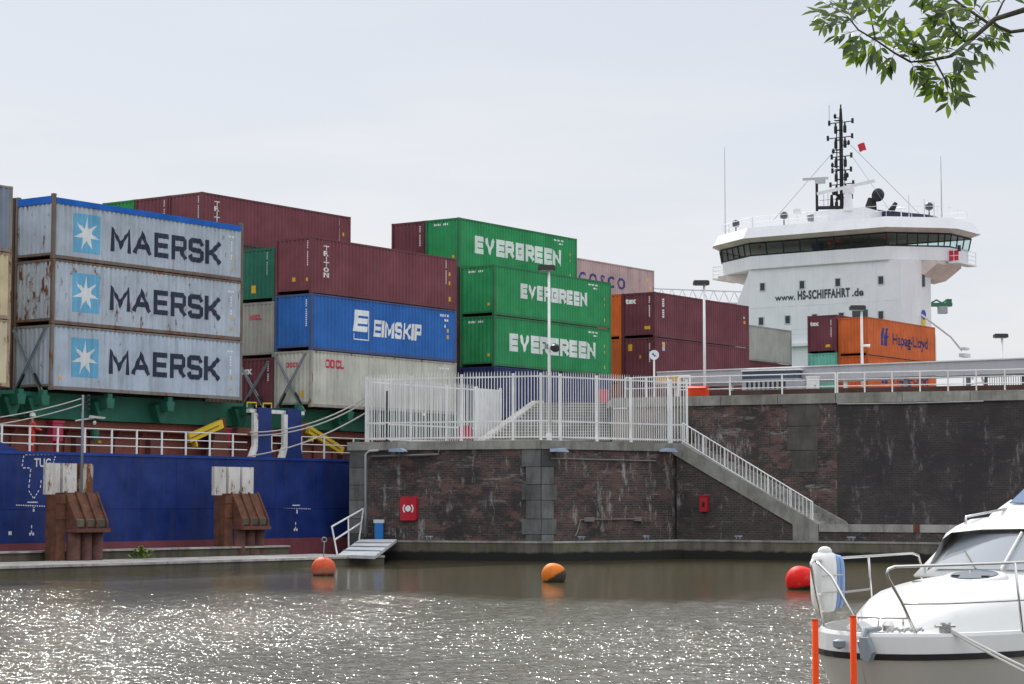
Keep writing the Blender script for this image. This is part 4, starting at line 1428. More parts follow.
# roof furniture
RZ = 26.34
rr = MB()
rp = offs(PLAN, SGN * 0.2)
for i in range(len(PLAN)):
    j = (i + 1) % len(PLAN)
    for z in (0.5, 0.95):
        rr.tube([(*rp[i], RZ + z), (*rp[j], RZ + z)], 0.02, 4)
    n = max(1, int((V(rp[j]) - V(rp[i])).length / 1.7))
    for k in range(n):
        q = V(rp[i]).lerp(V(rp[j]), k / n)
        rr.tube([(q.x, q.y, RZ), (q.x, q.y, RZ + 0.95)], 0.02, 4)
rr.build('roof_railing', M_HOUSE, wheel)
mb = MB(); mb.prism([(97.4, 8.2), (97.4, 13.0), (102, 13.0), (102, 8.2)], RZ, RZ + 1.15); mb.build('mast_deck', M_HOUSE, wheel)
mast = MB()
MU, MV, MZ = 99.0, 11.15, RZ + 1.1
mast.tube([(MU, MV, MZ), (MU, MV, MZ + 7.9), (MU, MV, 36.45)], [0.18, 0.16, 0.11], 8)
mast = mast.build('mast', M_BLACK, ship)
cross = [(35.3, 1.5, 1.6), (33.9, 1.6, 1.5), (32.1, 1.0, 1.1), (30.9, 0.9, 1.0), (29.95, 1.2, 1.2), (28.9, 0.2, 1.0)]
cross = [(34.9, 1.15, 1.15), (33.6, 1.3, 1.1), (31.95, 0.95, 1.0), (30.75, 0.9, 0.95), (29.55, 1.1, 1.15), (28.4, 0.3, 1.0)]
for z, l, r in cross:
    z += 0.35
    mb = MB(); mb.box(MU - 0.045, MU + 0.045, MV - r, MV + l, z - 0.035, z + 0.035)
    o = mb.build('yard', M_BLACK, mast)
    for v in (MV - r + 0.05, MV + l - 0.05):
        mb = MB(); mb.box(MU - 0.08, MU + 0.08, v - 0.08, v + 0.08, z - 0.18, z + 0.25); mb.build('lantern', M_BLACK, o)
    for v in (MV - 0.42, MV + 0.45):
        mb = MB(); mb.lathe([(0.1, -0.95), (0.15, -0.9), (0.15, -0.35), (0.1, -0.3), (0.06, 0.0)], (MU - 0.1, v, z), 8); mb.build('lantern', M_BLACK, o)
mb = MB(); mb.tube([(MU, MV + 0.42, MZ), (MU, MV + 0.42, 34.6)], 0.05, 5); mb.tube([(MU, MV - 0.3, MZ), (MU, MV - 0.3, 31.6)], 0.035, 5); mb.build('mast_ladder', M_BLACK, mast)
for k in range(9):
    z = MZ + 1.2 + k * 0.85
    mb = MB(); mb.box(MU - 0.2, MU + 0.2, MV - 0.12, MV + 0.55, z - 0.025, z + 0.025); mb.build('mast_rung', M_BLACK, mast)
for z, v in ((35.6, 0.5), (33.2, -0.75), (31.4, 0.8), (30.4, -0.6), (29.0, 0.7), (32.6, 0.7)):
    mb = MB(); mb.tube([(MU - 0.1, MV, z), (MU - 0.1, MV + v, z + 0.1)], 0.045, 5); mb.lathe([(0.06, -0.1), (0.13, 0.0), (0.13, 0.2), (0.05, 0.34)], (MU - 0.1, MV + v, z + 0.1), 8); mb.build('lantern', M_BLACK, mast)
mb = MB(); mb.tube([(MU, MV + 1.1, 35.2), (MU, MV + 1.1, 36.9)], 0.02, 4); mb.tube([(MU, MV, 36.4), (MU, MV, 36.8)], 0.07, 5); mb.build('aerial', M_BLACK, mast)
# smaller forward radar mast with platform railing
mb = MB()
mb.tube([(MU - 1, 13.0, RZ + 1.1), (MU - 1, 13.0, 30.1)], 0.13, 6)
mb.tube([(MU - 1, 13.0, 27.9), (MU, 11.2, 27.9)], 0.16, 5)
for v in (12.6, 12.2, 11.8, 11.4):
    mb.tube([(MU - 0.5, v, 27.9), (MU - 0.5, v, 29.3)], 0.02, 4)
mb.tube([(MU - 0.5, 13, 29.3), (MU - 0.5, 11.3, 29.3)], 0.02, 4); mb.tube([(MU - 0.5, 13, 28.6), (MU - 0.5, 11.3, 28.6)], 0.02, 4)
mb.tube([(MU - 0.4, 11.9, 27.9), (MU - 0.4, 11.9, 29.0)], [0.2, 0.12], 6)
o = mb.build('radar_mast', M_BLACK, ship)
mb = MB(); mb.lathe([(0.5, 0), (0.55, 0.5), (0.3, 0.6)], (MU - 1, 13.4, RZ + 0.45), 8); mb.build('mast_foot', paint((0.2, 0.2, 0.2), 0.6, 0.2), o)
m_ = Matrix.Translation((MU - 1, 13.0, 30.2)) @ Matrix.Rotation(0.25, 4, 'Z')
mb = MB(); mb.box(-0.1, 0.1, -1.0, 1.2, 0.12, 0.32, m_); mb.box(-0.25, 0.25, -0.7, 0.1, -0.22, 0.12, m_); mb.build('radar_scanner', paint((0.5, 0.5, 0.5), 0.5, 0.1), o)
m_ = Matrix.Translation((MU - 1.5, 9.9, 29.35)) @ Matrix.Rotation(-0.12, 4, 'X')
mb = MB(); mb.box(-0.12, 0.12, -2.6, 2.8, -0.10, 0.14, m_); mb.box(-0.3, 0.3, -0.5, 0.3, -0.5, -0.15, m_); mb.tube([(MU - 1.5, 9.8, RZ + 1), (MU - 1.5, 9.8, 29.0)], [0.45, 0.3], 8)
o = mb.build('radar_scanner', M_HOUSE, ship)
mb = MB()
m_ = Matrix.Translation((MU + 0.6, 8.0, 28.75)) @ Matrix.Rotation(-1.15, 4, 'X') @ Matrix.Rotation(0.5, 4, 'Y')
mb.lathe([(0.2, -0.4), (0.52, -0.1), (0.6, 0.15), (0.54, 0.17), (0.2, -0.1)], (0, 0, 0), 16, m_); mb.v = [tuple(V(p)) for p in mb.v]
mb.tube([(MU + 0.8, 8.9, RZ + 0.9), (MU + 0.8, 8.7, 28.6)], [0.65, 0.35], 8)
mb.tube([(MU + 0.6, 6.9, RZ + 0.9), (MU + 0.6, 6.4, 28.0)], [0.3, 0.16], 6)
mb.build('dish_aerial', M_BLACK, ship)
mb = MB(); mb.prism_x([(8.9, RZ), (8.6, RZ + 1.35), (3.9, RZ + 0.55), (3.7, RZ)], 100.6, 103.2); mb.build('funnel_casing', paint((0.03, 0.035, 0.075), 0.5, 0.1), ship)


def roof_aerial(u, v, h, r=0.04):
    mb = MB(); mb.tube([(u, v, RZ), (u, v, RZ + h * 0.2), (u, v, RZ + h)], [r * 1.8, r, r * 0.5], 5); mb.build('whip_aerial', paint((0.45, 0.45, 0.45), 0.5, 0.1), wheel)


roof_aerial(99.6, 22.9, 8.0, 0.05); roof_aerial(99.6, 2.3, 5.2, 0.05); roof_aerial(98.6, 3.4, 1.6); roof_aerial(98.0, 4.5, 2.0); roof_aerial(100.6, 23.1, 1.2); roof_aerial(97.2, 18.8, 1.2); roof_aerial(99.2, 2.8, 1.4); roof_aerial(97.5, 9.5, 2.4)
for u, v in ((99.2, 21.6), (96.9, 15.6), (98.9, 3.1)):
    mb = MB(); mb.tube([(u, v, RZ), (u, v, RZ + 0.75)], 0.06, 5); mb.lathe([(0.22, 0.7), (0.33, 0.8), (0.33, 1.15), (0.2, 1.3)], (u, v, RZ), 10); mb.build('searchlight', plastic((0.07, 0.08, 0.09), 0.3), wheel)
for u, v, h in ((97.2, 13.3 + 1.2, 1.0), (98.0, 5.2, 0.8)):
    mb = MB(); mb.tube([(u, v, RZ), (u, v, RZ + h)], 0.05, 5)
    mb.lathe([(0.32, 0), (0.34, 0.12), (0.34, 0.45), (0.25, 0.6)] if h > 0.9 else [(0.42, 0.0), (0.44, 0.1), (0.3, 0.18)], (u, v, RZ + h), 10); mb.build('aerial_dome', M_HOUSE, wheel)
mb = MB(); mb.tube([(MU, MV + 0.5, 33), (96.8, 16.6, RZ + 0.6)], 0.02, 4); mb.tube([(MU, MV - 0.9, 33.2), (101, 4.6, RZ + 0.4)], 0.02, 4); mb.tube([(MU, MV - 0.9, 32.4), (99, 6.6, RZ + 0.8)], 0.015, 4); mb.build('stay_wire', M_GREY_STEEL, mast)
mb = MB()
a = V((MU, MV - 1.55, 33.15))
mb.add([(a.x, a.y, a.z), (a.x - 0.1, a.y - 0.3, a.z + 0.08), (a.x + 0.04, a.y - 0.6, a.z + 0.16), (a.x + 0.08, a.y - 0.78, a.z - 0.5), (a.x - 0.08, a.y - 0.5, a.z - 0.56), (a.x, a.y - 0.22, a.z - 0.66)],
       [(0, 1, 4, 5), (1, 2, 3, 4)])
fl_ = mb.build('signal_flag', M_RED, None)
fl_.location = SHIP; fl_.rotation_euler = (0, 0, PSI)
sm = fl_.modifiers.new('cloth', 'SOLIDIFY'); sm.thickness = 0.02
tag(fl_, 'small red flag flying from the black mast of the ship', 'flag')
# davit and rescue boat frame at the ship's side by the house
mb = MB()
mb.tube([(97.5, 3.3, 18.2), (99.5, 1.6, 16.4), (100.3, 1.0, 15.3)], 0.08, 6)
mb.tube([(98.8, 0.3, 13.9), (101.8, 0.2, 14.1), (102.2, 0.2, 13.5), (104.2, 0.2, 11.0)], 0.11, 6)
mb.tube([(99.5, 0.6, 11), (99.7, 0.6, 13.9)], 0.06, 5); mb.tube([(100.8, 0.3, 14), (100.8, 0.3, 12.9)], 0.1, 5)
mb.box(99.2, 100.4, 0.3, 0.8, 14.7, 15.0); mb.box(99.4, 100.2, 0.3, 0.7, 15.3, 15.5)
mb.tube([(98.2, 0.2, 12.2), (100.2, 0.2, 12.5), (103.6, 0.2, 12.9)], 0.07, 5)
mb.box(97.5, 104.5, 0.0, 1.2, 10.9, 11.05)
for u in (97.6, 104.4):
    mb.box(u - 0.1, u + 0.1, 0.3, 0.5, HT - 0.2, 10.9)
mb.build('boat_davit', paint((0.62, 0.62, 0.63), 0.5, 0.15), ship)
mb = MB(); mb.prism_y([(98.6, 11.4), (102.2, 11.4), (103, 12.0), (98.3, 12.0)], 0.1, 1.1); mb.build('rescue_boat', paint((0.6, 0.04, 0.04), 0.5, 0.1), ship)

# ---------------------------------------------------------------- person on deck
def skin_body(name, joints, edges, radii, mat, parent=None):
    me = bpy.data.meshes.new(name)
    me.from_pydata(joints, edges, [])
    o = bpy.data.objects.new(name, me)
    COL.objects.link(o)
    sk = o.modifiers.new('skin', 'SKIN')
    for i, r in enumerate(radii):
        rr_ = r if isinstance(r, tuple) else (r, r)
        me.skin_vertices[0].data[i].radius = rr_
    me.skin_vertices[0].data[0].use_root = True
    sk.use_smooth_shade = True
    ss = o.modifiers.new('sub', 'SUBSURF'); ss.levels = 1; ss.render_levels = 1
    me.materials.append(mat)
    if parent is not None:
        o.parent = parent
    return o


J = [(0, 0, 0.95), (0, 0.0, 1.15), (0.02, 0, 1.40), (0.02, 0, 1.50), (0.03, 0, 1.60), (0.04, 0, 1.70),
     (0.02, -0.19, 1.40), (0.10, -0.24, 1.14), (0.33, -0.16, 1.10), (0.42, -0.13, 1.11),
     (0.02, 0.19, 1.40), (0.12, 0.24, 1.16), (0.36, 0.15, 1.15), (0.45, 0.12, 1.16),
     (0.0, -0.10, 0.88), (0.05, -0.11, 0.48), (-0.03, -0.11, 0.08), (0.10, -0.12, 0.04),
     (0.0, 0.10, 0.88), (-0.02, 0.11, 0.48), (-0.10, 0.11, 0.08), (0.03, 0.12, 0.04)]
E_ = [(0, 1), (1, 2), (2, 3), (3, 4), (4, 5), (2, 6), (6, 7), (7, 8), (8, 9), (2, 10), (10, 11), (11, 12), (12, 13),
      (0, 14), (14, 15), (15, 16), (16, 17), (0, 18), (18, 19), (19, 20), (20, 21)]
RD = [(0.15, 0.12), (0.145, 0.11), (0.16, 0.11), 0.055, 0.085, 0.09, 0.065, 0.05, 0.04, 0.045, 0.065, 0.05, 0.04, 0.045, 0.095, 0.065, 0.05, 0.05, 0.095, 0.065, 0.05, 0.05]
person = skin_body('person', J, E_, RD, paint((0.45, 0.26, 0.18), 0.6, 0.0))
person.location = ship_w(-0.55, 0.55, HT - 0.12)
person.rotation_euler = (0, 0, PSI - 0.35)
tag(person, 'person in red boiler suit and white helmet standing behind the ship railing', 'person')
J2 = [V(j) for j in J]
M_SUIT = paint((0.62, 0.045, 0.03), 0.7, 0.15)
cov = skin_body('coverall', [tuple(j) for k, j in enumerate(J2)if k not in (3, 4, 5, 9, 13, 17, 21)],
                [(0, 1), (1, 2), (2, 3), (3, 4), (4, 5), (2, 6), (6, 7), (7, 8), (0, 9), (9, 10), (10, 11), (0, 12), (12, 13), (13, 14)],
                [(0.18, 0.15), (0.175, 0.14), (0.19, 0.14), 0.085, 0.07, 0.06, 0.085, 0.07, 0.06, 0.12, 0.09, 0.075, 0.12, 0.09, 0.075], M_SUIT, person)
mb = MB(); mb.lathe([(0.165, 1.68), (0.135, 1.70), (0.13, 1.78), (0.09, 1.84), (0.02, 1.86)], (0.045, 0, 0), 14); mb.build('helmet', paint((0.75, 0.75, 0.78), 0.3, 0.05), person, True)
mb = MB(); mb.box(0.11, 0.16, -0.02, 0.02, 1.60, 1.64); mb.box(0.115, 0.13, -0.06, -0.03, 1.645, 1.665); mb.box(0.115, 0.13, 0.03, 0.06, 1.645, 1.665); mb.box(0.105, 0.125, -0.035, 0.035, 1.555, 1.565); mb.build('face_features', paint((0.25, 0.12, 0.09), 0.6, 0.0), person)
mb = MB()
for y, x in ((-0.11, -0.01), (0.11, -0.08)):
    mb.box(x - 0.09, x + 0.20, y - 0.06, y + 0.06, 0.0, 0.10)
mb.build('boots', M_DARK, person)
mb = MB(); mb.tube([(-0.02, -0.10, 0.42), (0.0, -0.10, 0.5)], 0.098, 10); mb.tube([(-0.05, 0.11, 0.42), (-0.03, 0.11, 0.5)], 0.098, 10); mb.build('reflective_band', M_WHITE, person)

# ================================================================ QUAY FURNITURE
def palisade(name, label, a, b, z, h, posts, group=None, pale=0.155, gate=False):
    """posts: distances along the fence; a post, and a panel of pales between posts"""
    t = thing(name, label, 'fence', (a.x, a.y, z), ang(a, b), group)
    L = flat(a, b)
    ps = sorted(p for p in posts if -0.01 <= p <= L + 0.01)
    for p in ps:
        mb = MB(); mb.box(p - 0.055, p + 0.055, -0.05, 0.05, -0.02, h + 0.02)
        o = mb.build('post', M_GALV, t)
    for p, q in zip(ps[:-1], ps[1:]):
        mb = MB()
        n = max(2, round((q - p) / pale))
        for k in range(1, n):
            x = p + (q - p) * k / n
            w = 0.023
            mb.prism_y([(x - w, 0.10), (x + w, 0.10), (x + w, h + 0.02), (x, h + 0.14), (x - w, h + 0.02)], -0.045, -0.037)
        for zz in (0.18, 0.95 if h > 2 else h * 0.5, h - 0.14):
            mb.box(p + 0.056, q - 0.056, -0.034, 0.006, zz - 0.035, zz + 0.035)
        mb.build('palisade_panel', M_GALV, t)
    return t


def px_along(a, b, px):
    """distance along a-b where it crosses picture column px"""
    lo_, hi_ = 0.0, 1.0
    for _ in range(40):
        m = (lo_ + hi_) / 2
        q = a + (b - a) * m
        x = 512 + FPX * q.x / (math.cos(PITCH) * q.y + math.sin(PITCH) * 4)
        if x < px:
            lo_ = m
        else:
            hi_ = m
    return lo_ * flat(a, b)


inn = V((0, 0.35, 0))
F0 = Q0 + (Q1 - Q0) * 0.085 + inn
F1 = Q1 + inn * 1.2
F2 = Q2 + V((-0.1, 0.5, 0))
FH = 3.25
LF = flat(F0, F1)
palisade('palisade_fence', 'white steel palisade fence along the quay cap from its left corner to the lamp post', F0, F1, Z_LOW, FH,
         [0.0, px_along(F0, F1, 411), px_along(F0, F1, 461.5), px_along(F0, F1, 513), LF], 'white palisade fences on the lower quay')
palisade('palisade_fence', 'white steel palisade fence right of the lamp post in front of the broad steps', F1, F2, Z_LOW, FH,
         [0.0, px_along(F1, F2, 560.5), px_along(F1, F2, 597), px_along(F1, F2, 631), flat(F1, F2)], 'white palisade fences on the lower quay')
F3 = at(687, 443, 107.4); F3.z = 0
palisade('palisade_fence', 'short end panel of white palisade fence at the top of the stair railing', F2 + V((0.12, 0.05, 0)), V((F3.x, F3.y, 0)), Z_LOW, FH, [0.0, flat(F2 + V((0.12, 0.05, 0)), F3)], 'white palisade fences on the lower quay')
G0 = F0 + V((0.05, 0.12, 0))
G1 = G0 + SD * 11.3
palisade('palisade_fence', 'white palisade fence running back along the lock side from the left corner', G0, V((G1.x, G1.y, 0)), Z_LOW, FH - 0.1, [0.05, 3.5, 6.5, 9.0], 'white palisade fences on the lower quay')
gt = thing('palisade_gate', 'dense white steel gate panel standing behind the fence left of the sloping string', 'gate', (G0.x + SD.x * 9.1, G0.y + SD.y * 9.1, Z_LOW), PSI)
mb = MB()
for k in range(24):
    mb.box(0.1 + k * 0.085, 0.15 + k * 0.085, -0.02, 0.02, 0.1, FH - 0.15)
for zz in (0.12, 1.0, FH - 0.2):
    mb.box(0.05, 2.2, 0.021, 0.06, zz - 0.04, zz + 0.04)
mb.build('gate_panel', M_GALV, gt)
for xx in (0.0, 2.2):
    mb = MB(); mb.box(xx, xx + 0.1, -0.06, 0.06, 0, FH - 0.05); mb.build('gate_post', M_GALV, gt)


def rail_run(name, label, a, b, h, spacing, rails, balusters=0, group=None, r=0.026, cat='railing'):
    """railing from a to b (both may differ in height)"""
    t = thing(name, label, cat, tuple(a), ang(a, b), group)
    L = flat(a, b)
    dz = b.z - a.z
    n = max(1, round(L / spacing))
    for k in range(n + 1):
        x = L * k / n
        z = dz * k / n
        mb = MB(); mb.box(x - 0.032, x + 0.032, -0.03, 0.03, z - 0.03, z + h); mb.build('post', M_GALV, t)
    for f in rails:
        mb = MB(); mb.tube([(0, 0, h * f), (L, 0, dz + h * f)], r if f < 1 else r * 1.3, 6); mb.build('rail', M_GALV, t)
    if balusters:
        m = max(2, round(L / balusters))
        mb = MB()
        for k in range(m):
            x = L * (k + 0.5) / m
            z = dz * (k + 0.5) / m
            mb.box(x - 0.02, x + 0.02, -0.012, 0.012, z + h * rails[0], z + h)
        mb.build('balusters', M_GALV, t)
    return t


a = V((Q2.x, Q2.y, Z_LOW)) + V((0.55, 0.0, 0)); b = V((SB.x, SB.y, Z_TER)) + V((0.05, 0.1, 0.05))
rail_run('stair_railing', 'white baluster railing sloping down along the stair wall', a, b, 1.02, 1.3, (0.10, 1.0), 0.21)
up2 = V((0, 0.16, 0))
a = W0 + (W1 - W0) * 0.31 + up2; b = W1 + up2
rail_run('quay_railing', 'white three-bar railing on the pale coping above the stairs', V((a.x, a.y, Z_UP)), V((b.x, b.y, Z_UP)), 1.0, 2.4, (0.35, 0.68, 1.0), 0, 'white railings on the upper quay')
a, b = W1 + up2 + V((0.1, 0, 0)), W2 + up2
rail_run('quay_railing', 'white three-bar railing on the long dark wall at the right', V((a.x, a.y, Z_UP)), V((b.x, b.y, Z_UP)), 1.0, 1.35, (0.35, 0.68, 1.0), 0, 'white railings on the upper quay')
a = at(625, 390, 111.5); b = at(690, 390, 109.2)
rail_run('quay_railing', 'short white railing at the head of the broad steps left of the round sign', V((a.x, a.y, Z_UP)), V((b.x, b.y, Z_UP)), 1.15, 1.2, (0.5, 1.0), 0, 'white railings on the upper quay')


def lamp(px, py, Y, zb, label, arm=0.0, turned=0.0):
    p = at(px, py, Y)
    h = p.z - zb
    t = thing('street_lamp', label, 'street lamp', (p.x, p.y, zb), turned, 'white lamp posts on the quay')
    mb = MB(); mb.tube([(0, 0, 0), (0, 0, h * 0.45), (0, 0, h - 0.08)], [0.085, 0.075, 0.06], 10); mb.build('pole', M_GALV, t, True)
    mb = MB(); mb.box(-0.13, 0.13, -0.13, 0.13, 0, 0.35); mb.build('base_cover', M_GALV, t)
    mb = MB(); mb.prism_y([(-0.42 + arm, h - 0.10), (0.42 + arm, h - 0.10), (0.42 + arm, h + 0.08), (0.34 + arm, h + 0.13), (-0.38 + arm, h + 0.13), (-0.42 + arm, h + 0.08)], -0.24, 0.24); hd = mb.build('lamp_head', plastic((0.05, 0.045, 0.045), 0.45), t)
    mb = MB(); mb.box(-0.34 + arm, 0.34 + arm, -0.18, 0.18, h - 0.13, h - 0.102); mb.build('lens', plastic((0.35, 0.35, 0.33), 0.2), hd)
    return t


def pvec(px, py, Y):
    return at(px, py, Y)


L1 = lamp(549, 268, 102.3, Z_LOW, 'tall white lamp post at the fence corner in front of the green containers', -0.12)
hh = pvec(549, 348, 102.3).z - Z_LOW
mb = MB(); mb.box(0.06, 0.2, -0.16, -0.02, hh - 0.05, hh + 0.05); mb.lathe([(0.10, 0), (0.22, 0.1), (0.22, 0.3), (0.12, 0.38)], (0.3, -0.1, hh - 0.2), 10); mb.build('loudspeaker', plastic((0.03, 0.03, 0.03), 0.4), L1)
mb = MB(); mb.box(-0.22, -0.06, -0.12, 0.02, hh - 0.05, hh + 0.2); mb.build('camera_box', M_GREY_STEEL, L1)
lamp(704, 283, 111.0, Z_UP, 'white lamp post on the upper quay in front of the maroon tex containers', -0.15)
L3 = lamp(861.5, 308, 113.0, Z_UP, 'white lamp post with a small camera in front of the orange Hapag-Lloyd container', -0.22)
hh = pvec(861, 346, 113).z - Z_UP
mb = MB(); mb.tube([(0.0, 0, hh), (0.15, -0.05, hh + 0.02), (0.42, -0.1, hh)], [0.05, 0.06, 0.09], 7); mb.build('camera_arm', M_WHITE, L3)
lamp(1002, 336, 128.0, Z_UP, 'thin lamp post at the right edge beyond the footbridge', -0.08)

# round white sign with arrow-like mark
p = at(654, 355, 110.5)
sg = thing('round_sign', 'small round white sign on a white post above the fence', 'sign', (p.x, p.y, Z_UP), 0)
mb = MB(); mb.tube([(0, 0, 0), (0, 0, p.z - Z_UP + 0.1)], 0.05, 8); mb.build('post', M_GALV, sg)
mb = MB(); mb.lathe([(0.26, 0.0), (0.26, 0.03)], (0, -0.06, p.z - Z_UP), 24, Matrix.Rotation(math.pi / 2, 4, 'X')); mb.build('disc', paint((0.72, 0.74, 0.78), 0.4, 0.1), sg)
mb = MB()
for k, (x0, z0, x1, z1) in enumerate(((-0.07, 0.10, 0.02, -0.08), (0.02, -0.08, 0.10, -0.02), (-0.10, 0.0, -0.02, 0.06))):
    d = V((x1 - x0, z1 - z0)).normalized() * 0.025
    mb.add([(x0 - d.y, -0.096 - k * 0.002, p.z - Z_UP + z0 + d.x), (x0 + d.y, -0.096 - k * 0.002, p.z - Z_UP + z0 - d.x), (x1 + d.y, -0.096 - k * 0.002, p.z - Z_UP + z1 - d.x), (x1 - d.y, -0.096 - k * 0.002, p.z - Z_UP + z1 + d.x)], [(0, 1, 2, 3)])
mb.build('sign_mark', paint((0.03, 0.06, 0.2), 0.5, 0), sg)

# footbridge with pale solid parapet
A = at(657, 372, 117.5); Bp = at(1024, 359.2, 106.0)
Bp = A + (Bp - A) * 1.5
zt_ = 9.95
fb = thing('footbridge', 'long grey-white raised walkway with solid parapet crossing behind the railings', 'footbridge', (A.x, A.y, Z_UP), ang(A, Bp))
LB = flat(A, Bp)
M_PAR = paint((0.44, 0.44, 0.46), 0.5, 0.2, 0.0, var=0.05)
mb = MB(); mb.box(0, LB, 0.0, 0.12, 1.12, 1.80); mb.build('parapet', M_PAR, fb)
mb = MB(); mb.box(0, LB, -0.08, 0.18, 1.80, 1.86); mb.build('parapet_cap', paint((0.66, 0.66, 0.66), 0.5, 0.2), fb)
mb = MB(); mb.box(0, LB, 0.14, 1.6, 1.05, 1.11); mb.build('walkway_deck', M_PAR, fb)
mb = MB(); mb.box(0.0, 1.6, -0.16, -0.02, 1.14, 1.56); mb.build('amber_panel', paint((0.62, 0.36, 0.12), 0.6, 0.2), fb)
for k in range(9):
    x = 1.0 + k * 3.4
    mb = MB(); mb.box(x - 0.09, x + 0.09, 0.3, 0.5, 0, 1.05); mb.build('support_post', M_GREY_STEEL if k > 3 else M_GALV, fb)
# dark barred fence under the right end
a = at(985, 385, 108.5); b = at(1060, 385, 106.0)
bf = thing('bar_fence', 'dark upright-bar fence on the upper quay at the right edge', 'fence', (a.x, a.y, Z_UP), ang(a, b))
mb = MB()
for k in range(32):
    mb.box(k * 0.13, k * 0.13 + 0.025, -0.012, 0.012, 0.05, 1.05)
mb.build('bars', M_GREY_STEEL, bf)
mb = MB(); mb.box(0, 4.1, 0.013, 0.05, 1.0, 1.05); mb.box(0, 4.1, 0.013, 0.05, 0.1, 0.15); mb.build('fence_rail', M_GREY_STEEL, bf)
for x in (0.0, 2.05, 4.1):
    mb = MB(); mb.box(x - 0.06, x + 0.06, 0.055, 0.15, 0, 1.15); mb.build('post', M_GREY_STEEL, bf)

# control cabin with dark glazing
a = at(742, 390, 113.5); b = at(804, 388, 112.0)
cb = thing('control_cabin', 'low grey cabin with a long dark window and slotted vents behind the railing', 'cabin', (a.x, a.y, Z_UP), ang(a, b))
mb = MB(); mb.box(0.1, flat(a, b) - 0.1, 0.1, 1.5, 0, 0.3); mb.build('plinth', M_CONC, cb)
LC = flat(a, b)
mb = MB(); mb.prism_y([(0, 0.3), (LC, 0.3), (LC, 0.92), (LC - 0.3, 1.2), (0, 1.2)], 0, 1.6); mb.build('body', paint((0.34, 0.35, 0.37), 0.5, 0.2), cb)
mb = MB(); mb.prism_y([(0, 1.202), (LC - 0.35, 1.202), (LC - 0.3, 1.62), (0, 1.62)], 0.05, 1.5); mb.build('window_band', plastic((0.05, 0.07, 0.10), 0.15), cb)
mb = MB(); mb.box(-0.05, LC - 0.2, 0.0, 1.6, 1.624, 1.7); mb.build('roof', M_GALV, cb)
for k in range(9):
    mb = MB(); mb.box(0.25 + k * 0.26, 0.37 + k * 0.26, -0.02, 0.0, 0.65, 1.05); mb.build('vent_slot', M_DARK, cb)
# orange-red grit bin, white cabinet, two red lifebuoy boxes
p = at(698, 392, 107.75)
bn = thing('grit_bin', 'bright orange-red grit bin on the upper quay at the lamp post foot', 'bin', (p.x, p.y, Z_UP), -0.4)
mb = MB(); mb.prism_x([(-0.22, 0), (0.22, 0), (0.27, 0.42), (-0.27, 0.42)], -0.52, 0.52); mb.build('body', M_ORANGE_RED, bn)
mb = MB(); mb.prism_x([(-0.31, 0.42), (0.31, 0.42), (0.2, 0.52), (-0.15, 0.52)], -0.5, 0.5); mb.build('lid', M_ORANGE_RED, bn)
p = at(813, 391, 106.5)
cbn = thing('switch_cabinet', 'plain white upright cabinet behind the upper quay railing', 'cabinet', (p.x, p.y, Z_UP), -0.4)
mb = MB(); mb.box(-0.28, 0.28, -0.2, 0.2, 0, 0.88); mb.build('body', M_WHITE, cbn)
mb = MB(); mb.box(-0.31, 0.31, -0.23, 0.23, 0.88, 0.94); mb.build('lid', M_WHITE, cbn)
mb = MB(); mb.box(-0.25, 0.25, -0.215, -0.202, 0.06, 0.82); dr = mb.build('door', M_GALV, cbn)
mb = MB(); mb.box(0.15, 0.19, -0.235, -0.216, 0.4, 0.5); mb.build('handle', M_DARK, dr)
for px, py, Y, zb, lab in ((465.5, 433, 108.5, Z_LOW, 'faded red lifebuoy box behind the white fence near the gate panel'), (602.5, 396, 115.5, Z_UP, 'faded red lifebuoy box at the head of the broad steps')):
    p = at(px, py, Y)
    o = thing('lifebuoy_box', lab, 'lifebuoy box', (p.x, p.y, zb), -0.2, 'faded red lifebuoy boxes on posts')
    z0 = p.z - zb
    mb = MB(); mb.tube([(0, 0.1, 0), (0, 0.1, max(0.1, z0))], 0.05, 6); mb.build('post', M_GALV, o)
    mb = MB(); mb.prism_y([(-0.28, z0 - 0.35), (0.28, z0 - 0.35), (0.33, z0 - 0.2), (0.33, z0 + 0.3), (0.2, z0 + 0.38), (-0.2, z0 + 0.38), (-0.33, z0 + 0.3), (-0.33, z0 - 0.2)], -0.12, 0.06); mb.build('housing', M_PINKRED, o)
# white plate on the rendered wall
p = at(620, 405, 109.0)
o = wall_run(None, 'wall_plate', W0 + (W1 - W0) * 0.01, W0 + (W1 - W0) * 0.072, 7.62, 7.95, 0.03, M_WHITE, -0.04)
tag(o, 'blank white plate fixed to the rendered wall at the top of the broad steps', 'sign')

# wall fittings on the brick faces
wr = ang(Q0, Q1)


def on_wall(a, b, px, py, out=0.0):
    s = px_along(a, b, px)
    q = a + (b - a) * (s / flat(a, b))
    z = at(px, py, q.y).z
    n = V((math.sin(ang(a, b)), -math.cos(ang(a, b)), 0))
    return V((q.x, q.y, 0)) + n * out + V((0, 0, z))


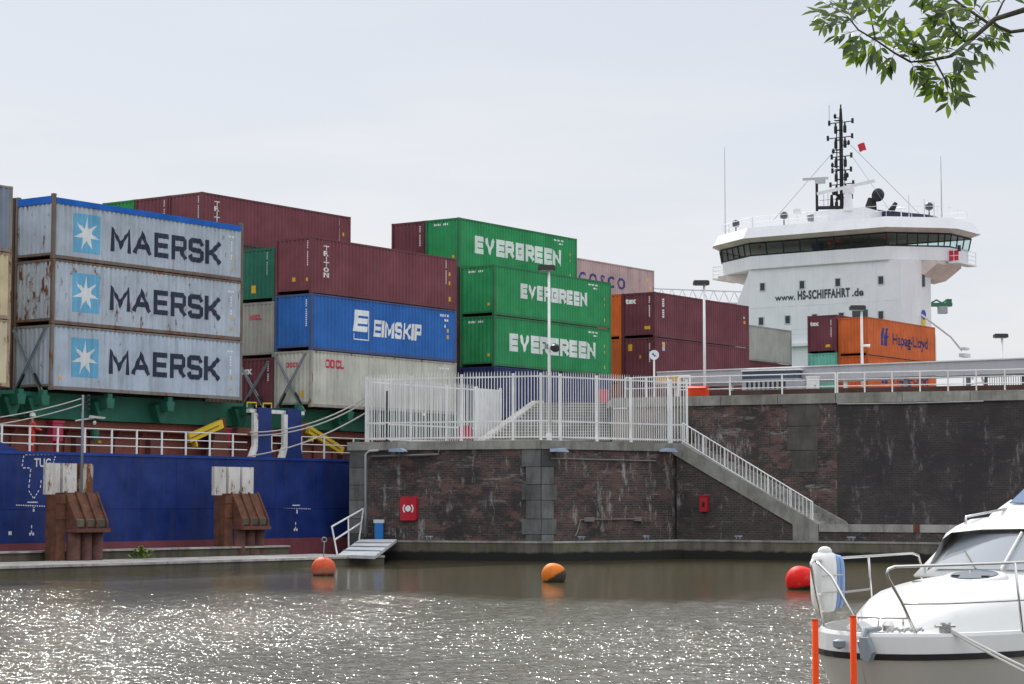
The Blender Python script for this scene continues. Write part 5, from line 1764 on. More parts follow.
p = on_wall(Q0, Q1, 410.5, 508.5)
rb = thing('lifebuoy_housing', 'red lifebuoy housing with white ring mark on the left brick wall', 'lifebuoy box', tuple(p), wr)
prof = [(-0.42, -0.52), (-0.36, -0.58), (0.36, -0.58), (0.42, -0.52), (0.44, 0.48), (0.36, 0.58), (-0.36, 0.58), (-0.44, 0.48)]
mb = MB(); mb.prism_y(prof, -0.26, 0.0); bd = mb.build('housing', M_RED, rb)
mb = MB(); mb.lathe([(0.15, 0), (0.15, 0.02)], (0, -0.262, 0), 18, Matrix.Rotation(math.pi / 2, 4, 'X')); mb.build('white_disc', M_WHITE, bd)
for s in (-1, 1):
    mb = MB()
    n = 8
    vs_, fs_ = [], []
    for k in range(n + 1):
        t = -0.8 + 1.6 * k / n
        for rr_ in (0.22, 0.29):
            vs_.append((s * rr_ * math.cos(t), -0.265, rr_ * math.sin(t)))
    for k in range(n):
        fs_.append((2 * k, 2 * k + 1, 2 * k + 3, 2 * k + 2))
    mb.add(vs_, fs_); mb.build('white_arc', M_WHITE, bd)
p = on_wall(Q2, SB, 704.5, 504)
rb = thing('call_box', 'small red emergency call box on the dark stair wall', 'call box', tuple(p), ang(Q2, SB))
mb = MB(); mb.prism_y([(-0.2, -0.38), (0.2, -0.38), (0.2, 0.38), (-0.2, 0.38)], -0.2, 0.0); bd = mb.build('body', M_RED, rb)
mb = MB(); mb.box(-0.22, 0.22, -0.24, 0.0, 0.384, 0.43); mb.build('hood', M_RED, bd)
mb = MB(); mb.box(-0.05, 0.09, -0.215, -0.202, -0.15, 0.12); mb.build('handset', M_DARK, bd)
for a, b, px, lab in ((Q0, Q1, 402, 'small flat wall lamp above the red lifebuoy housing'), (Q1, Q2, 553, 'small flat wall lamp at the stone corner pillar'), (Q1, Q2, 662, 'small flat wall lamp near the top of the stair wall')):
    p = on_wall(a, b, px, 451.5)
    o = thing('wall_lamp', lab, 'wall lamp', tuple(p), ang(a, b), 'flat lamps under the quay cap')
    mb = MB(); mb.box(-0.08, 0.08, -0.6, 0.0, -0.03, 0.03); mb.build('arm', M_GREY_STEEL, o)
    mb = MB(); mb.prism_y([(-0.42, -0.02), (-0.38, 0.12), (0.2, 0.16), (0.42, 0.0), (0.4, -0.04)], -0.7, -0.25); mb.build('lamp_cover', paint((0.36, 0.45, 0.56), 0.3, 0.1), o)
# pipes
mb = MB()
p0 = on_wall(Q0, Q1, 367, 537, 0.14); p1 = on_wall(Q0, Q1, 367, 452, 0.14); p2 = on_wall(Q0, Q1, 440, 454.5, 0.14); p3 = on_wall(Q0, Q1, 380, 450.5, 0.16)
mb.tube([p0, p1 - V((0, 0, 0.1)), p1 + V((0.2, -0.05, 0.05)), p3], 0.06, 7)
o = mb.build('drain_pipe', paint((0.42, 0.44, 0.45), 0.5, 0.2), None, True); tag(o, 'pale upright drain pipe on the left edge of the brick quay', 'pipe')
mb = MB(); q0 = on_wall(Q0, Q1, 372, 456.5, 0.1); mb.tube([q0, p2, p2 + V((0, 0.15, 0.45))], 0.055, 7); o = mb.build('cable_pipe', paint((0.16, 0.17, 0.17), 0.5, 0.3), None, True); tag(o, 'dark horizontal pipe under the quay cap above the red housing', 'pipe')
mb = MB()
q = [on_wall(Q1, Q2, x, y, 0.08) for x, y in ((574, 536), (577, 529), (579, 520), (587, 519.5), (638, 519), (641, 523))]
mb.tube(q, 0.035, 6); mb.box(q[3].x - 0.2, q[3].x + 0.3, q[3].y - 0.15, q[3].y, q[3].z - 0.1, q[3].z + 0.12); mb.box(q[4].x - 0.3, q[4].x + 0.1, q[4].y - 0.2, q[4].y, q[4].z - 0.1, q[4].z + 0.12)
o = mb.build('water_pipe', paint((0.22, 0.19, 0.18), 0.5, 0.3)); tag(o, 'thin pipe with two valves low on the middle brick wall', 'pipe')
mb = MB(); mb.tube([on_wall(Q1, Q2, 550, 458.5, 0.05), on_wall(Q1, Q2, 655, 461, 0.05)], 0.03, 5); o = mb.build('cable_pipe', paint((0.22, 0.21, 0.20), 0.6, 0.2)); tag(o, 'thin pale conduit between the two right wall lamps', 'pipe')
mb = MB(); mb.tube([on_wall(W1, W2, 838, 404, 0.08), on_wall(W1, W2, 910, 403.2, 0.08), on_wall(W1, W2, 984, 401.2, 0.08)], 0.03, 5); o = mb.build('cable_pipe', paint((0.42, 0.41, 0.41), 0.6, 0.2)); tag(o, 'thin pale conduit under the coping of the tall dark wall', 'pipe')

# blue bollard-like power pedestal on the ledge
p = at(378.5, 537, 103.6)
pd = thing('supply_pedestal', 'blue supply pedestal with white top standing on the ledge', 'pedestal', (p.x, p.y + 0.6, 0.93), 0)
mb = MB(); mb.prism_x([(-0.2, 0.0), (0.2, 0.0), (0.24, 0.85), (-0.24, 0.85)], -0.22, 0.2); mb.build('body', paint((0.02, 0.17, 0.50), 0.4, 0.1), pd)
mb = MB(); mb.box(-0.27, 0.25, -0.27, 0.27, 0.852, 1.02); mb.build('head', paint((0.55, 0.58, 0.62), 0.4, 0.1), pd)

# ---------------------------------------------------------------- jetty along the lock approach
JA = at(0, 576, 79.8); JB = at(384, 563.4, 96.2)
JA = JA + (JA - JB) * 0.6
JA.z = JB.z = 0
jt = thing('guide_jetty', 'low weathered timber jetty with pale top along the ship', 'jetty', (JA.x, JA.y, 0), ang(JA, JB))
LJ = flat(JA, JB)
JR = ang(JA, JB)
mb = MB(); mb.box(0, LJ, 0, 0.22, -0.4, 0.30); mb.build('side_beam', M_JETTY_SIDE, jt)
k = 0
x = 0.0
while x < LJ - 0.5:
    w = 3.4 if k % 2 else 4.1
    mb = MB(); mb.box(x + 0.01, min(x + w, LJ) - 0.01, -0.06, 4.4, 0.305 - 0.004 * (k % 2), 0.40 - 0.004 * (k % 2)); mb.build('deck_slab', M_JETTY, jt)
    x += w
    k += 1
mb = MB(); mb.box(0, LJ, 0.25, 4.3, -0.4, 0.25); mb.build('jetty_frame', M_JETTY_SIDE, jt)
mb = MB(); mb.box(0, LJ - 1.0, 5.1, 5.5, 0.20, 0.72); mb.build('fender_beam', M_JETTY_SIDE, jt)
mb = MB(); mb.box(0, LJ - 1.0, 5.0, 5.6, 0.724, 0.80); mb.build('fender_beam_cap', M_JETTY, jt)
for k in range(14):
    x = 1 + k * 2.6
    if x > LJ - 1.2:
        break
    mb = MB(); mb.box(x, x + 0.3, 4.4, 5.15, -0.6, 0.29); mb.build('cross_beam', M_JETTY_SIDE, jt)


def dolphin(px, py, label, rust_first):
    p = onz(px, py, 0.4)
    t = thing('mooring_dolphin', label, 'dolphin', (p.x, p.y, 0), PSI, 'rusty steel mooring dolphins by the jetty')
    # local x along the ship, y away from the water in front
    for k in range(3):
        x = 0.12 + k * 0.93
        mb = MB(); mb.box(x, x + 0.76, 0.62, 0.80, 3.12, 4.42)
        mb.build('fender_board', M_BOARD_RUST if (rust_first and k == 2) else M_BOARD, t)
    mb = MB(); mb.box(0.1, 0.60, -0.05, 0.6, 0.3, 3.12); mb.build('steel_box', M_RUST, t)
    mb = MB(); mb.prism_x([(0.9, 3.2), (0.05, 3.2), (-0.52, 2.05), (-0.52, 1.75), (0.9, 1.75)], 0.63, 2.42); mb.build('sloping_casing', M_RUST, t)
    for x in (0.66, 1.23, 1.81, 2.39):
        mb = MB(); mb.prism_x([(0.09, 3.26), (0.0, 3.24), (-0.66, 2.0), (-0.66, 1.72), (-0.53, 1.72), (-0.53, 2.05), (0.07, 3.16)], x - 0.035, x + 0.035); mb.build('rib_plate', M_RUST, t)
    for k in range(3):
        x = 0.71 + k * 0.58
        mb = MB(); mb.prism_x([(-0.53, 1.80), (-0.57, 1.78), (-0.57, 2.08), (-0.48, 2.12)], x, x + 0.46)
        mb.build('timber_pad', concrete((0.12, 0.10, 0.07), 0.15, 0.8, 'old_timber'), t)
    mb = MB(); mb.box(0.61, 2.5, -0.72, 0.2, 1.56, 1.72); mb.build('lower_shelf', M_RUST, t)
    for x, y in ((0.92, -0.2), (1.56, -0.2), (2.18, -0.2)):
        mb = MB(); mb.tube([(x, y, -2.5), (x, y, 1.6)], 0.29, 14); mb.build('pile', M_PILE, t, True)
    for z in (2.1, 2.75):
        mb = MB(); mb.box(0.08, 0.62, -0.09, -0.05, z, z + 0.08); mb.build('box_band', M_RUST, t)
    return t


M_BOARD = paint((0.66, 0.64, 0.60), 0.6, 0.4, 0.62, name='peeling_white')
M_BOARD_RUST = paint((0.50, 0.42, 0.36), 0.7, 0.4, 1.15, name='rusting_white')
M_PILE = rusty((0.085, 0.034, 0.025), 'rusted_pile')
dolphin(53, 561, 'rusty steel mooring dolphin at left, one of its white boards rusted over', True)
dolphin(222, 555.5, 'rusty steel mooring dolphin at right with three clean white boards', False)
# signal pole on the left dolphin
p = at(81.5, 490, 87.3)
pl = thing('cable_pole', 'thin grey pole with insulators carrying wires at the left dolphin', 'pole', (p.x, p.y, 3.19), 0.4)
hp_ = at(81.5, 395, 87.3).z - 3.19
mb = MB(); mb.tube([(0, 0, 0), (0, 0, hp_)], [0.06, 0.05], 8); mb.build('mast', M_GREY_STEEL, pl, True)
for z in (0.1, 0.28, 0.46, 0.64):
    mb = MB(); mb.box(-0.12, 0.26, -0.03, 0.03, hp_ - z - 0.02, hp_ - z + 0.02); mb.lathe([(0.05, 0), (0.07, 0.06), (0.03, 0.12)], (0.24, 0, hp_ - z), 7); mb.build('insulator', M_DARK, pl)
zz = at(81.5, 418.5, 87.3).z - 3.19
mb = MB(); mb.tube([(-0.3, 0, zz - 0.1), (0, 0, zz - 0.05), (0.45, 0, zz + 0.02)], 0.035, 5); mb.prism_y([(0.25, zz + 0.02), (0.9, zz), (0.95, zz + 0.06), (0.3, zz + 0.14)], -0.08, 0.08); mb.lathe([(0.05, 0), (0.08, 0.08), (0.05, 0.16)], (0.5, 0, zz - 0.25), 8); mb.build('lamp_arm', paint((0.5, 0.5, 0.48), 0.5, 0.2), pl)


def sag(a, b, s, n=14):
    a, b = V(a), V(b)
    return [a.lerp(b, k / n) - V((0, 0, s * 4 * (k / n) * (1 - k / n))) for k in range(n + 1)]


top = at(81.5, 398.5, 87.3)
mb = MB(); mb.tube(sag(top, at(-30, 421, 78), 0.12), 0.022, 5); o = mb.build('overhead_wire', M_ROPE); tag(o, 'upper pale wire running left from the thin grey pole', 'wire')
top = at(81.5, 404.5, 87.3)
mb = MB(); mb.tube(sag(top, at(-30, 428, 78), 0.12), 0.022, 5); o = mb.build('overhead_wire', M_ROPE); tag(o, 'lower pale wire running left from the thin grey pole', 'wire')
# mooring lines from the ship to the quay corner
for k, (pa, pb, s, lab) in enumerate(((ship_w(12.3, -0.42, 6.15), at(367, 397, 105.6), 0.45, 'topmost of three mooring ropes between the ship and the fence corner'),
                                     (ship_w(12.4, -0.42, 6.0), at(367, 401, 105.6), 0.45, 'middle of three mooring ropes between the ship and the fence corner'),
                                     (ship_w(12.2, -0.42, 5.0), at(367, 412, 105.6), 0.35, 'lowest of three mooring ropes between the ship and the fence corner'))):
    mb = MB(); mb.tube(sag(pa, pb, s), 0.036, 6); o = mb.build('mooring_rope', M_ROPE); tag(o, lab, 'rope', 'mooring ropes of the ship')
# rope post behind the fence
p = at(387, 439, 106.0)
o = thing('mooring_post', 'thin dark upright post behind the fence near its left corner', 'post', (p.x, p.y, Z_LOW), 0)
mb = MB(); mb.tube([(0, 0, 0), (0, 0, 2.6)], 0.06, 8); mb.build('shaft', M_DARK, o)
mb = MB(); mb.box(-0.14, 0.14, -0.14, 0.14, 0, 0.12); mb.build('foot_plate', M_DARK, o)
# weeds on the jetty
wd = MB()
rnd = random.Random(3)
p = onz(141, 558.6, 0.4)
for k in range(90):
    a = rnd.uniform(0, 6.28); r_ = rnd.uniform(0, 0.55) * rnd.random(); h = rnd.uniform(0.1, 0.55) * (1 - r_)
    x, y = p.x + r_ * math.cos(a) * 1.5, p.y + r_ * math.sin(a) * 0.6
    q = V((rnd.uniform(-1, 1), rnd.uniform(-1, 1), rnd.uniform(-0.2, 0.6))).normalized() * 0.15
    s_ = q.cross(V((0, 0, 1))).normalized() * 0.075
    c = V((x, y, 0.4 + h))
    wd.add([c - q, c + s_, c + q, c - s_], [(0, 1, 2, 3)])
    if k % 6 == 0:
        wd.tube([(x, y, 0.38), (x, y, 0.4 + h)], 0.008, 3)
M_WEED = paint((0.20, 0.32, 0.04), 0.7, 0.0)
tag(wd.build('weed_tuft', M_WEED), 'small green weed tuft growing on the jetty between the dolphins', 'plant')

# gangway ramp
RA = onz(356, 555.5, 0.42); RA.z = 0
rt = thing('gangway_ramp', 'pale boarding ramp with handrail from the jetty up to the ledge', 'ramp', tuple(RA), 0)
c_ = [onz(338, 554.6, 0.46) - RA, onz(375, 555.8, 0.46) - RA, at(397, 539.3, 103.2) - RA, at(359.5, 539.3, 104.0) - RA]
mb = MB()
mb.add([tuple(v) for v in c_] + [tuple(v - V((0, 0, 0.14))) for v in c_], [(0, 1, 2, 3), (7, 6, 5, 4), (0, 4, 5, 1), (1, 5, 6, 2), (2, 6, 7, 3), (3, 7, 4, 0)])
mb.build('deck', paint((0.62, 0.63, 0.65), 0.6, 0.3), rt)
mb = MB()
for f in (0.25, 0.5, 0.75):
    a, b = c_[0].lerp(c_[3], f), c_[1].lerp(c_[2], f)
    mb.tube([a + V((0, 0, 0.02)), b + V((0, 0, 0.02))], 0.03, 4)
mb.build('deck_cleats', M_GREY_STEEL, rt)
o0, o1 = c_[0] + V((-0.05, 0.2, 0)), c_[3] + V((0.0, -0.3, 0))
h0, h1 = o0 + V((-0.25, 0, 1.25)), o1 + V((0.2, 0, 1.5))
for z0, z1 in ((1.0, 1.0), (0.52, 0.55)):
    mb = MB(); mb.tube([o0.lerp(h0, z0), o1.lerp(h1, z1)], 0.04, 6); mb.build('handrail', M_GALV, rt)
for f in (0.0, 0.5, 1.0):
    mb = MB(); mb.tube([o0.lerp(o1, f), h0.lerp(h1, f)], 0.04, 6); mb.build('handrail_post', M_GALV, rt)

# ---------------------------------------------------------------- buoys
def buoy(px, py_bottom, r, rgb, label, tilt, dark, eye=False):
    p = onz(px, py_bottom - 2, 0.0)
    t = thing('mooring_buoy', label, 'buoy', (p.x, p.y + r * 0.9, r * 0.55), tilt, 'round mooring buoys in the basin')
    mb = MB()
    n = 14
    prof = [(max(0.02, r * math.cos(-math.pi / 2 + math.pi * k / n) ** 0.8 if 0 < k < n else 0.02), r * 0.94 * math.sin(-math.pi / 2 + math.pi * k / n)) for k in range(n + 1)]
    mb.lathe(prof, (0, 0, 0), 26, Matrix.Rotation(0.25, 4, 'Y'))
    q = NT('buoy_paint')
    v = q.coords(own=False)
    sp = q.n('ShaderNodeSeparateXYZ'); q.l(v, sp.inputs[0])
    nz = q.noise(v, 2.3, 5)
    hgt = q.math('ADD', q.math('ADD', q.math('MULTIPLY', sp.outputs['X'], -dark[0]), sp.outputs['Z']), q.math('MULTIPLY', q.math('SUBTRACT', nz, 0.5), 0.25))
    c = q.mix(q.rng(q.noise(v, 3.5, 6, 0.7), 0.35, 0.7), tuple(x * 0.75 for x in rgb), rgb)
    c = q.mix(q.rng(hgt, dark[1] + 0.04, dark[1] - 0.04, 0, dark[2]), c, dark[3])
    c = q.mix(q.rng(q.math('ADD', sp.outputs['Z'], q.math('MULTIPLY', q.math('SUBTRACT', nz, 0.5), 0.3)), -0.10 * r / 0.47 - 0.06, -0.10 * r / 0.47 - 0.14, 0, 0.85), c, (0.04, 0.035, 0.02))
    c = q.mix(q.rng(q.noise(v, 6.0, 8, 0.75), 0.56, 0.66, 0, 0.45), c, (0.28, 0.20, 0.16))
    q.color(c); q.b.inputs['Roughness'].default_value = 0.6; q.b.inputs['Specular IOR Level'].default_value = 0.2
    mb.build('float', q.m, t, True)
    if eye:
        mb = MB(); mb.tube([(0, 0, r * 0.8), (0.02, 0, r + 0.55)], 0.022, 6); mb.tube([(0.02 + 0.09 * math.cos(a), 0, r + 0.64 + 0.09 * math.sin(a)) for a in [k * math.pi / 5 for k in range(11)]], 0.02, 5, False); mb.build('lifting_eye', M_GREY_STEEL, t)
    return t


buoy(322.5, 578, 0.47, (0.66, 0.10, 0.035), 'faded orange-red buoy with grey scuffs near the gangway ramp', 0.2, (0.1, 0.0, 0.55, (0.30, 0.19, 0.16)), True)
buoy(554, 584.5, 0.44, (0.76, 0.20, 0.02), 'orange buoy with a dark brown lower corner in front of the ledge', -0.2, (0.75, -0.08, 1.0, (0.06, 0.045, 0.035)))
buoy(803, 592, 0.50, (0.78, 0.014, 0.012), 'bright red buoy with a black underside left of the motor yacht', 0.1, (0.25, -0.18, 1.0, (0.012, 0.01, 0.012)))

# ================================================================ MOTOR YACHT
YB = V((3.42, 20.64, 0))
YAW = R(55)
yacht = thing('motor_yacht', 'white motor yacht with steel bow rails and a wide windscreen at the right', 'motor yacht', tuple(YB), YAW)
M_GEL = paint((0.64, 0.64, 0.63), 0.2, 0.04, 0.0, var=0.02, name='gelcoat')
M_STEELRAIL = NT('polished_steel'); M_STEELRAIL.color((0.62, 0.60, 0.58)); M_STEELRAIL.b.inputs['Metallic'].default_value = 1.0; M_STEELRAIL.b.inputs['Roughness'].default_value = 0.22; M_STEELRAIL = M_STEELRAIL.m
M_TINT = NT('tinted_screen'); M_TINT.color((0.24, 0.26, 0.29)); M_TINT.b.inputs['Roughness'].default_value = 0.04; M_TINT = M_TINT.m
ST = [0.0, 0.04, 0.12, 0.24, 0.42, 0.7, 1.15, 1.8, 2.8, 4.2, 6.0, 8.0, 9.5]
HB = [0.05, 0.20, 0.38, 0.54, 0.70, 0.87, 1.06, 1.24, 1.40, 1.50, 1.54, 1.52, 1.46]
ZG = 1.50


def hull_sections(offset_b, levels):
    """levels: (fraction of half-breadth, z, rake)"""
    m = MB()
    n = len(ST)
    nl = len(levels)
    vs_ = []
    for s, b in zip(ST, HB):
        row = []
        for fb, z, rk in levels:
            f = min(1.0, s / 2.2)
            row.append((s + rk * (1 - f * 0.8), -(b * (fb + (1 - fb) * f * 0.75) + offset_b), z))
        vs_ += row + [(p[0], -p[1], p[2]) for p in reversed(row)]
    w = 2 * nl
    fs_ = []
    for i in range(n - 1):
        for k in range(w - 1):
            fs_.append((i * w + k, i * w + k + 1, (i + 1) * w + k + 1, (i + 1) * w + k))
    fs_.append(tuple(range(w)))
    fs_.append(tuple(reversed(range((n - 1) * w, n * w))))
    m.add(vs_, fs_)
    return m


hull_sections(0.0, [(0.98, 1.275, 0.01), (0.80, 0.80, 0.20), (0.55, 0.25, 0.45), (0.03, -0.4, 0.8)]).build('hull', paint((0.52, 0.50, 0.46), 0.25, 0.06, 0.0, var=0.03), yacht, True)
hull_sections(0.012, [(1.0, 1.335, -0.008), (1.0, 1.28, 0.0)]).build('rub_rail', plastic((0.015, 0.015, 0.016), 0.4), yacht)
dk = hull_sections(0.0, [(0.90, ZG + 0.035, 0.05), (0.955, ZG + 0.03, 0.03), (0.975, ZG + 0.0, 0.012), (1.0, 1.337, 0.0)]).build('deck', M_GEL, yacht)
# coachroof over the cabin
prof = [(0.60, 1.50, 0.12), (0.66, 1.56, 0.26), (0.80, 1.64, 0.40), (1.05, 1.74, 0.54), (1.45, 1.83, 0.68), (2.0, 1.90, 0.82), (2.7, 1.95, 0.94), (3.4, 1.985, 1.04), (4.2, 2.0, 1.10), (9.0, 2.0, 1.12)]
mb = MB()
vs_, fs_ = [], []
for s, z, b in prof:
    row = [(s - 0.03, -b * 1.2 - 0.05, 1.51), (s, -b * 1.1, 1.51 + (z - 1.51) * 0.5), (s, -b * 0.93, 1.51 + (z - 1.51) * 0.88), (s, -b * 0.6, z), (s, 0, z + 0.03)]
    vs_ += row + [(p[0], -p[1], p[2]) for p in reversed(row[:-1])]
w = 9
for i in range(len(prof) - 1):
    for k in range(w - 1):
        fs_.append((i * w + k, i * w + k + 1, (i + 1) * w + k + 1, (i + 1) * w + k))
fs_.append(tuple(range(w)))
mb.add(vs_, fs_)
mb.build('coachroof', M_GEL, yacht, True)
# windscreen: two panes in a white surround
def scr(b, f):
    """point on the screen: b across, f 0 bottom .. 1 top"""
    s0 = 3.50 + 0.33 * (abs(b) / 1.02) ** 2
    return V((s0 + f * 0.66, b * (1 - 0.13 * f), 2.02 + f * 0.42 - 0.02 * (abs(b)) ** 2))


mb = MB()
nb = 10
grid = [[scr(-1.24 + 2.48 * i / nb, f) for i in range(nb + 1)] for f in (-0.08, 1.08)]
mb.add([tuple(p) for r_ in grid for p in r_], [(i, i + 1, nb + 2 + i, nb + 1 + i) for i in range(nb)])
o = mb.build('screen_surround', M_GEL, yacht, True)
o.modifiers.new('thick', 'SOLIDIFY').thickness = 0.03
for b0, b1 in ((-0.94, -0.03), (0.03, 0.94)):
    mb = MB()
    n = 8
    vs_ = []
    for f in (0.04, 0.35, 0.65, 0.96):
        for i in range(n + 1):
            p = scr(b0 + (b1 - b0) * i / n, f)
            vs_.append((p.x - 0.024, p.y, p.z + 0.02))
    mb.add(vs_, [(r_ * (n + 1) + i, r_ * (n + 1) + i + 1, (r_ + 1) * (n + 1) + i + 1, (r_ + 1) * (n + 1) + i) for r_ in range(3) for i in range(n)])
    mb.build('screen_pane', M_TINT, yacht, True)
mb = MB(); mb.tube([scr(0, 0.03) + V((-0.035, 0, 0.03)), scr(0, 0.97) + V((-0.035, 0, 0.03))], 0.018, 6); mb.build('centre_bar', M_GEL, yacht)
for b in (-0.72, 0.3):
    mb = MB(); mb.tube([scr(b, 0.02) + V((-0.05, 0, 0.035)), scr(b + 0.35, 0.5) + V((-0.05, 0, 0.035))], 0.008, 5); mb.build('wiper', M_DARK, yacht)
# cabin sides and roof
mb = MB()
rows = [(4.12, 2.47, 0.95), (4.35, 2.54, 1.0), (4.9, 2.62, 1.05), (6.0, 2.66, 1.08), (8.5, 2.64, 1.06)]
vs_, fs_ = [], []
for s, z, b in rows:
    row = [(s - 0.25 if s < 4.2 else s, -b - 0.12, 1.99), (s, -b - 0.02, z - 0.10), (s, -b * 0.9, z - 0.02), (s, -b * 0.5, z + 0.02), (s, 0, z + 0.03)]
    vs_ += row + [(p[0], -p[1], p[2]) for p in reversed(row[:-1])]
for i in range(len(rows) - 1):
    for k in range(w - 1):
        fs_.append((i * w + k, i * w + k + 1, (i + 1) * w + k + 1, (i + 1) * w + k))
fs_.append(tuple(reversed(range((len(rows) - 1) * w, len(rows) * w))))
mb.add(vs_, fs_)
mb.build('cabin_roof', M_GEL, yacht, True)
mb = MB(); mb.prism_y([(5.5, 2.60), (5.62, 2.66), (6.25, 2.83), (8.2, 2.86), (8.2, 2.60)], -0.98, 0.98); mb.build('flybridge_fairing', M_GEL, yacht)
mb = MB(); mb.add([(6.02, -0.9, 2.785), (6.02, 0.9, 2.785), (6.48, 0.82, 3.02), (6.48, -0.82, 3.02)], [(0, 1, 2, 3)]); o = mb.build('flybridge_screen', plastic((0.10, 0.15, 0.26), 0.1), yacht); o.modifiers.new('thick', 'SOLIDIFY').thickness = 0.012
mb = MB(); mb.tube([(4.45, 0.82, 2.55), (4.47, 0.82, 2.63), (5.85, 0.88, 2.72), (5.87, 0.88, 2.64)], 0.016, 6); mb.build('roof_grab_rail', M_STEELRAIL, yacht, True)
for sg_ in (-1, 1):
    for s0, s1 in ((4.75, 5.7), (5.85, 7.2)):
        mb = MB(); mb.prism_y([(s0 + 0.15, 2.14), (s1, 2.14), (s1, 2.44), (s0 - 0.02, 2.44)], sg_ * 1.12, sg_ * 1.165); mb.build('side_window', M_TINT, yacht)
# hatch on the coachroof
mb = MB(); mb.lathe([(0.46, -0.10), (0.42, 0.0), (0.40, 0.025), (0.33, 0.03)], (0, 0, 0), 26, Matrix.Translation((2.85, 0.05, 1.985)) @ Matrix.Rotation(-0.17, 4, 'Y') @ Matrix.Diagonal((0.75, 0.85, 1, 1))); hat = mb.build('deck_hatch', M_GEL, yacht, True)
mb = MB(); mb.lathe([(0.31, 0.032), (0.30, 0.04)], (0, 0, 0), 26, Matrix.Translation((2.85, 0.05, 1.985)) @ Matrix.Rotation(-0.17, 4, 'Y') @ Matrix.Diagonal((0.75, 0.85, 1, 1))); mb.build('hatch_glass', plastic((0.08, 0.09, 0.11), 0.06), hat)
for y in (-0.2, 0.14):
    mb = MB(); mb.box(2.70, 2.76, y + 0.04, y + 0.11, 1.985, 2.015); mb.build('hatch_latch', M_DARK, hat)
# vents beside the hatch
for b in (0.62, 0.78):
    mb = MB()
    for k in range(4):
        mb.box(2.6 + k * 0.045, 2.625 + k * 0.045, b - 0.07, b + 0.05, 1.93 - (b - 0.62) * 0.5, 1.945 - (b - 0.62) * 0.5)
    mb.build('vent_slats', M_GREY_STEEL, yacht)


def tube(pts, r=0.0145, n=8, mat=None, name='rail_tube', parent=None, smooth=True):
    mb = MB(); mb.tube(pts, r, n); return mb.build(name, mat or M_STEELRAIL, parent, smooth)


# near and far bow rails: (s, b) with local y = -b
def Lp(s, b, z):
    return V((s, -b, z))


nr = tube([Lp(0.27, 0.42, 1.52), Lp(0.12, 0.34, 1.84), Lp(-0.03, 0.275, 2.07), Lp(-0.05, 0.27, 2.12), Lp(-0.04, 0.28, 2.155), Lp(0.02, 0.32, 2.18), Lp(0.45, 0.66, 2.19), Lp(1.0, 0.98, 2.20), Lp(2.0, 1.24, 2.21), Lp(4.0, 1.44, 2.21), Lp(7, 1.48, 2.2)], 0.0155, name='bow_rail', parent=yacht)
tube([Lp(0.13, 0.345, 1.82), Lp(0.45, 0.67, 1.82), Lp(1.0, 0.985, 1.83), Lp(2.0, 1.235, 1.83), Lp(4, 1.43, 1.83)], 0.0115, name='mid_rail', parent=nr)
for s, b in ((1.22, 1.06), (2.6, 1.32), (4.2, 1.42)):
    tube([Lp(s, b, 2.2), Lp(s + 0.12, b + 0.02, 1.49)], 0.013, name='rail_post', parent=nr)
fr2 = tube([Lp(0.80, -0.83, 1.52), Lp(0.62, -0.82, 1.85), Lp(0.46, -0.80, 2.15), Lp(0.46, -0.80, 2.19), Lp(0.54, -0.81, 2.21), Lp(1.4, -1.0, 2.21), Lp(3.9, -1.25, 2.21), Lp(4.12, -1.27, 2.18), Lp(4.18, -1.27, 2.08), Lp(4.22, -1.27, 1.5)], 0.0155, name='bow_rail', parent=yacht)
tube([Lp(0.62, -0.82, 1.86), Lp(1.4, -1.02, 1.84), Lp(2.7, -1.2, 1.84)], 0.0115, name='mid_rail', parent=fr2)
tube([Lp(2.45, -1.11, 2.21), Lp(2.65, -1.16, 1.49)], 0.013, name='rail_post', parent=fr2)
tube([Lp(0.60, -0.825, 2.21), Lp(0.56, -0.62, 2.05), Lp(0.34, -0.2, 1.54)], 0.0145, name='brace', parent=fr2)
tube([Lp(0.36, -0.24, 1.66), Lp(0.18, 0.37, 1.68)], 0.011, name='cross_bar', parent=nr)
for f in (0.42, 0.92):
    q = Lp(0.36, -0.24, 1.66).lerp(Lp(0.18, 0.37, 1.68), f)
    tube([q, q - V((0, 0, 0.08))], 0.009, name='hook', parent=nr)
tube([Lp(0.36, -0.24, 1.66), Lp(0.36, -0.24, 1.5)], 0.011, name='bar_post', parent=nr)
# anchor, windlass and cleats
mb = MB()
mb.tube([Lp(0.35, 0.0, 1.56), Lp(-0.02, 0.02, 1.56), Lp(-0.10, 0.02, 1.46)], 0.026, 7)
mb.tube([Lp(-0.10, 0.02, 1.47), Lp(-0.06, 0.03, 1.34)], [0.05, 0.045], 8)
mb.prism_x([(-0.02, 1.50), (-0.10, 1.50), (-0.155, 1.36), (-0.12, 1.27), (-0.03, 1.30)], -0.16, -0.06)
mb.lathe([(0.01, -0.05), (0.06, -0.03), (0.065, 0.03), (0.01, 0.05)], tuple(Lp(-0.02, -0.26, 1.42)), 10)
mb.build('anchor', M_GREY_STEEL, yacht)
mb = MB(); mb.lathe([(0.055, 0), (0.06, 0.06), (0.035, 0.10)], tuple(Lp(0.42, 0.06, 1.53)), 12); mb.tube([Lp(0.30, 0.0, 1.57), Lp(0.05, 0.02, 1.565)], 0.014, 6); mb.build('windlass', M_STEELRAIL, yacht)
mb = MB()
for f in range(6):
    q = Lp(0.25 + 0.02 * f, 0.12 + 0.055 * f, 1.545 + 0.012 * (f % 2))
    mb.tube([q, q + V((0.03, -0.04, 0.015)), q + V((0.0, -0.06, 0.0))], 0.016, 5)
mb.build('anchor_chain', paint((0.42, 0.41, 0.40), 0.5, 0.2), yacht)
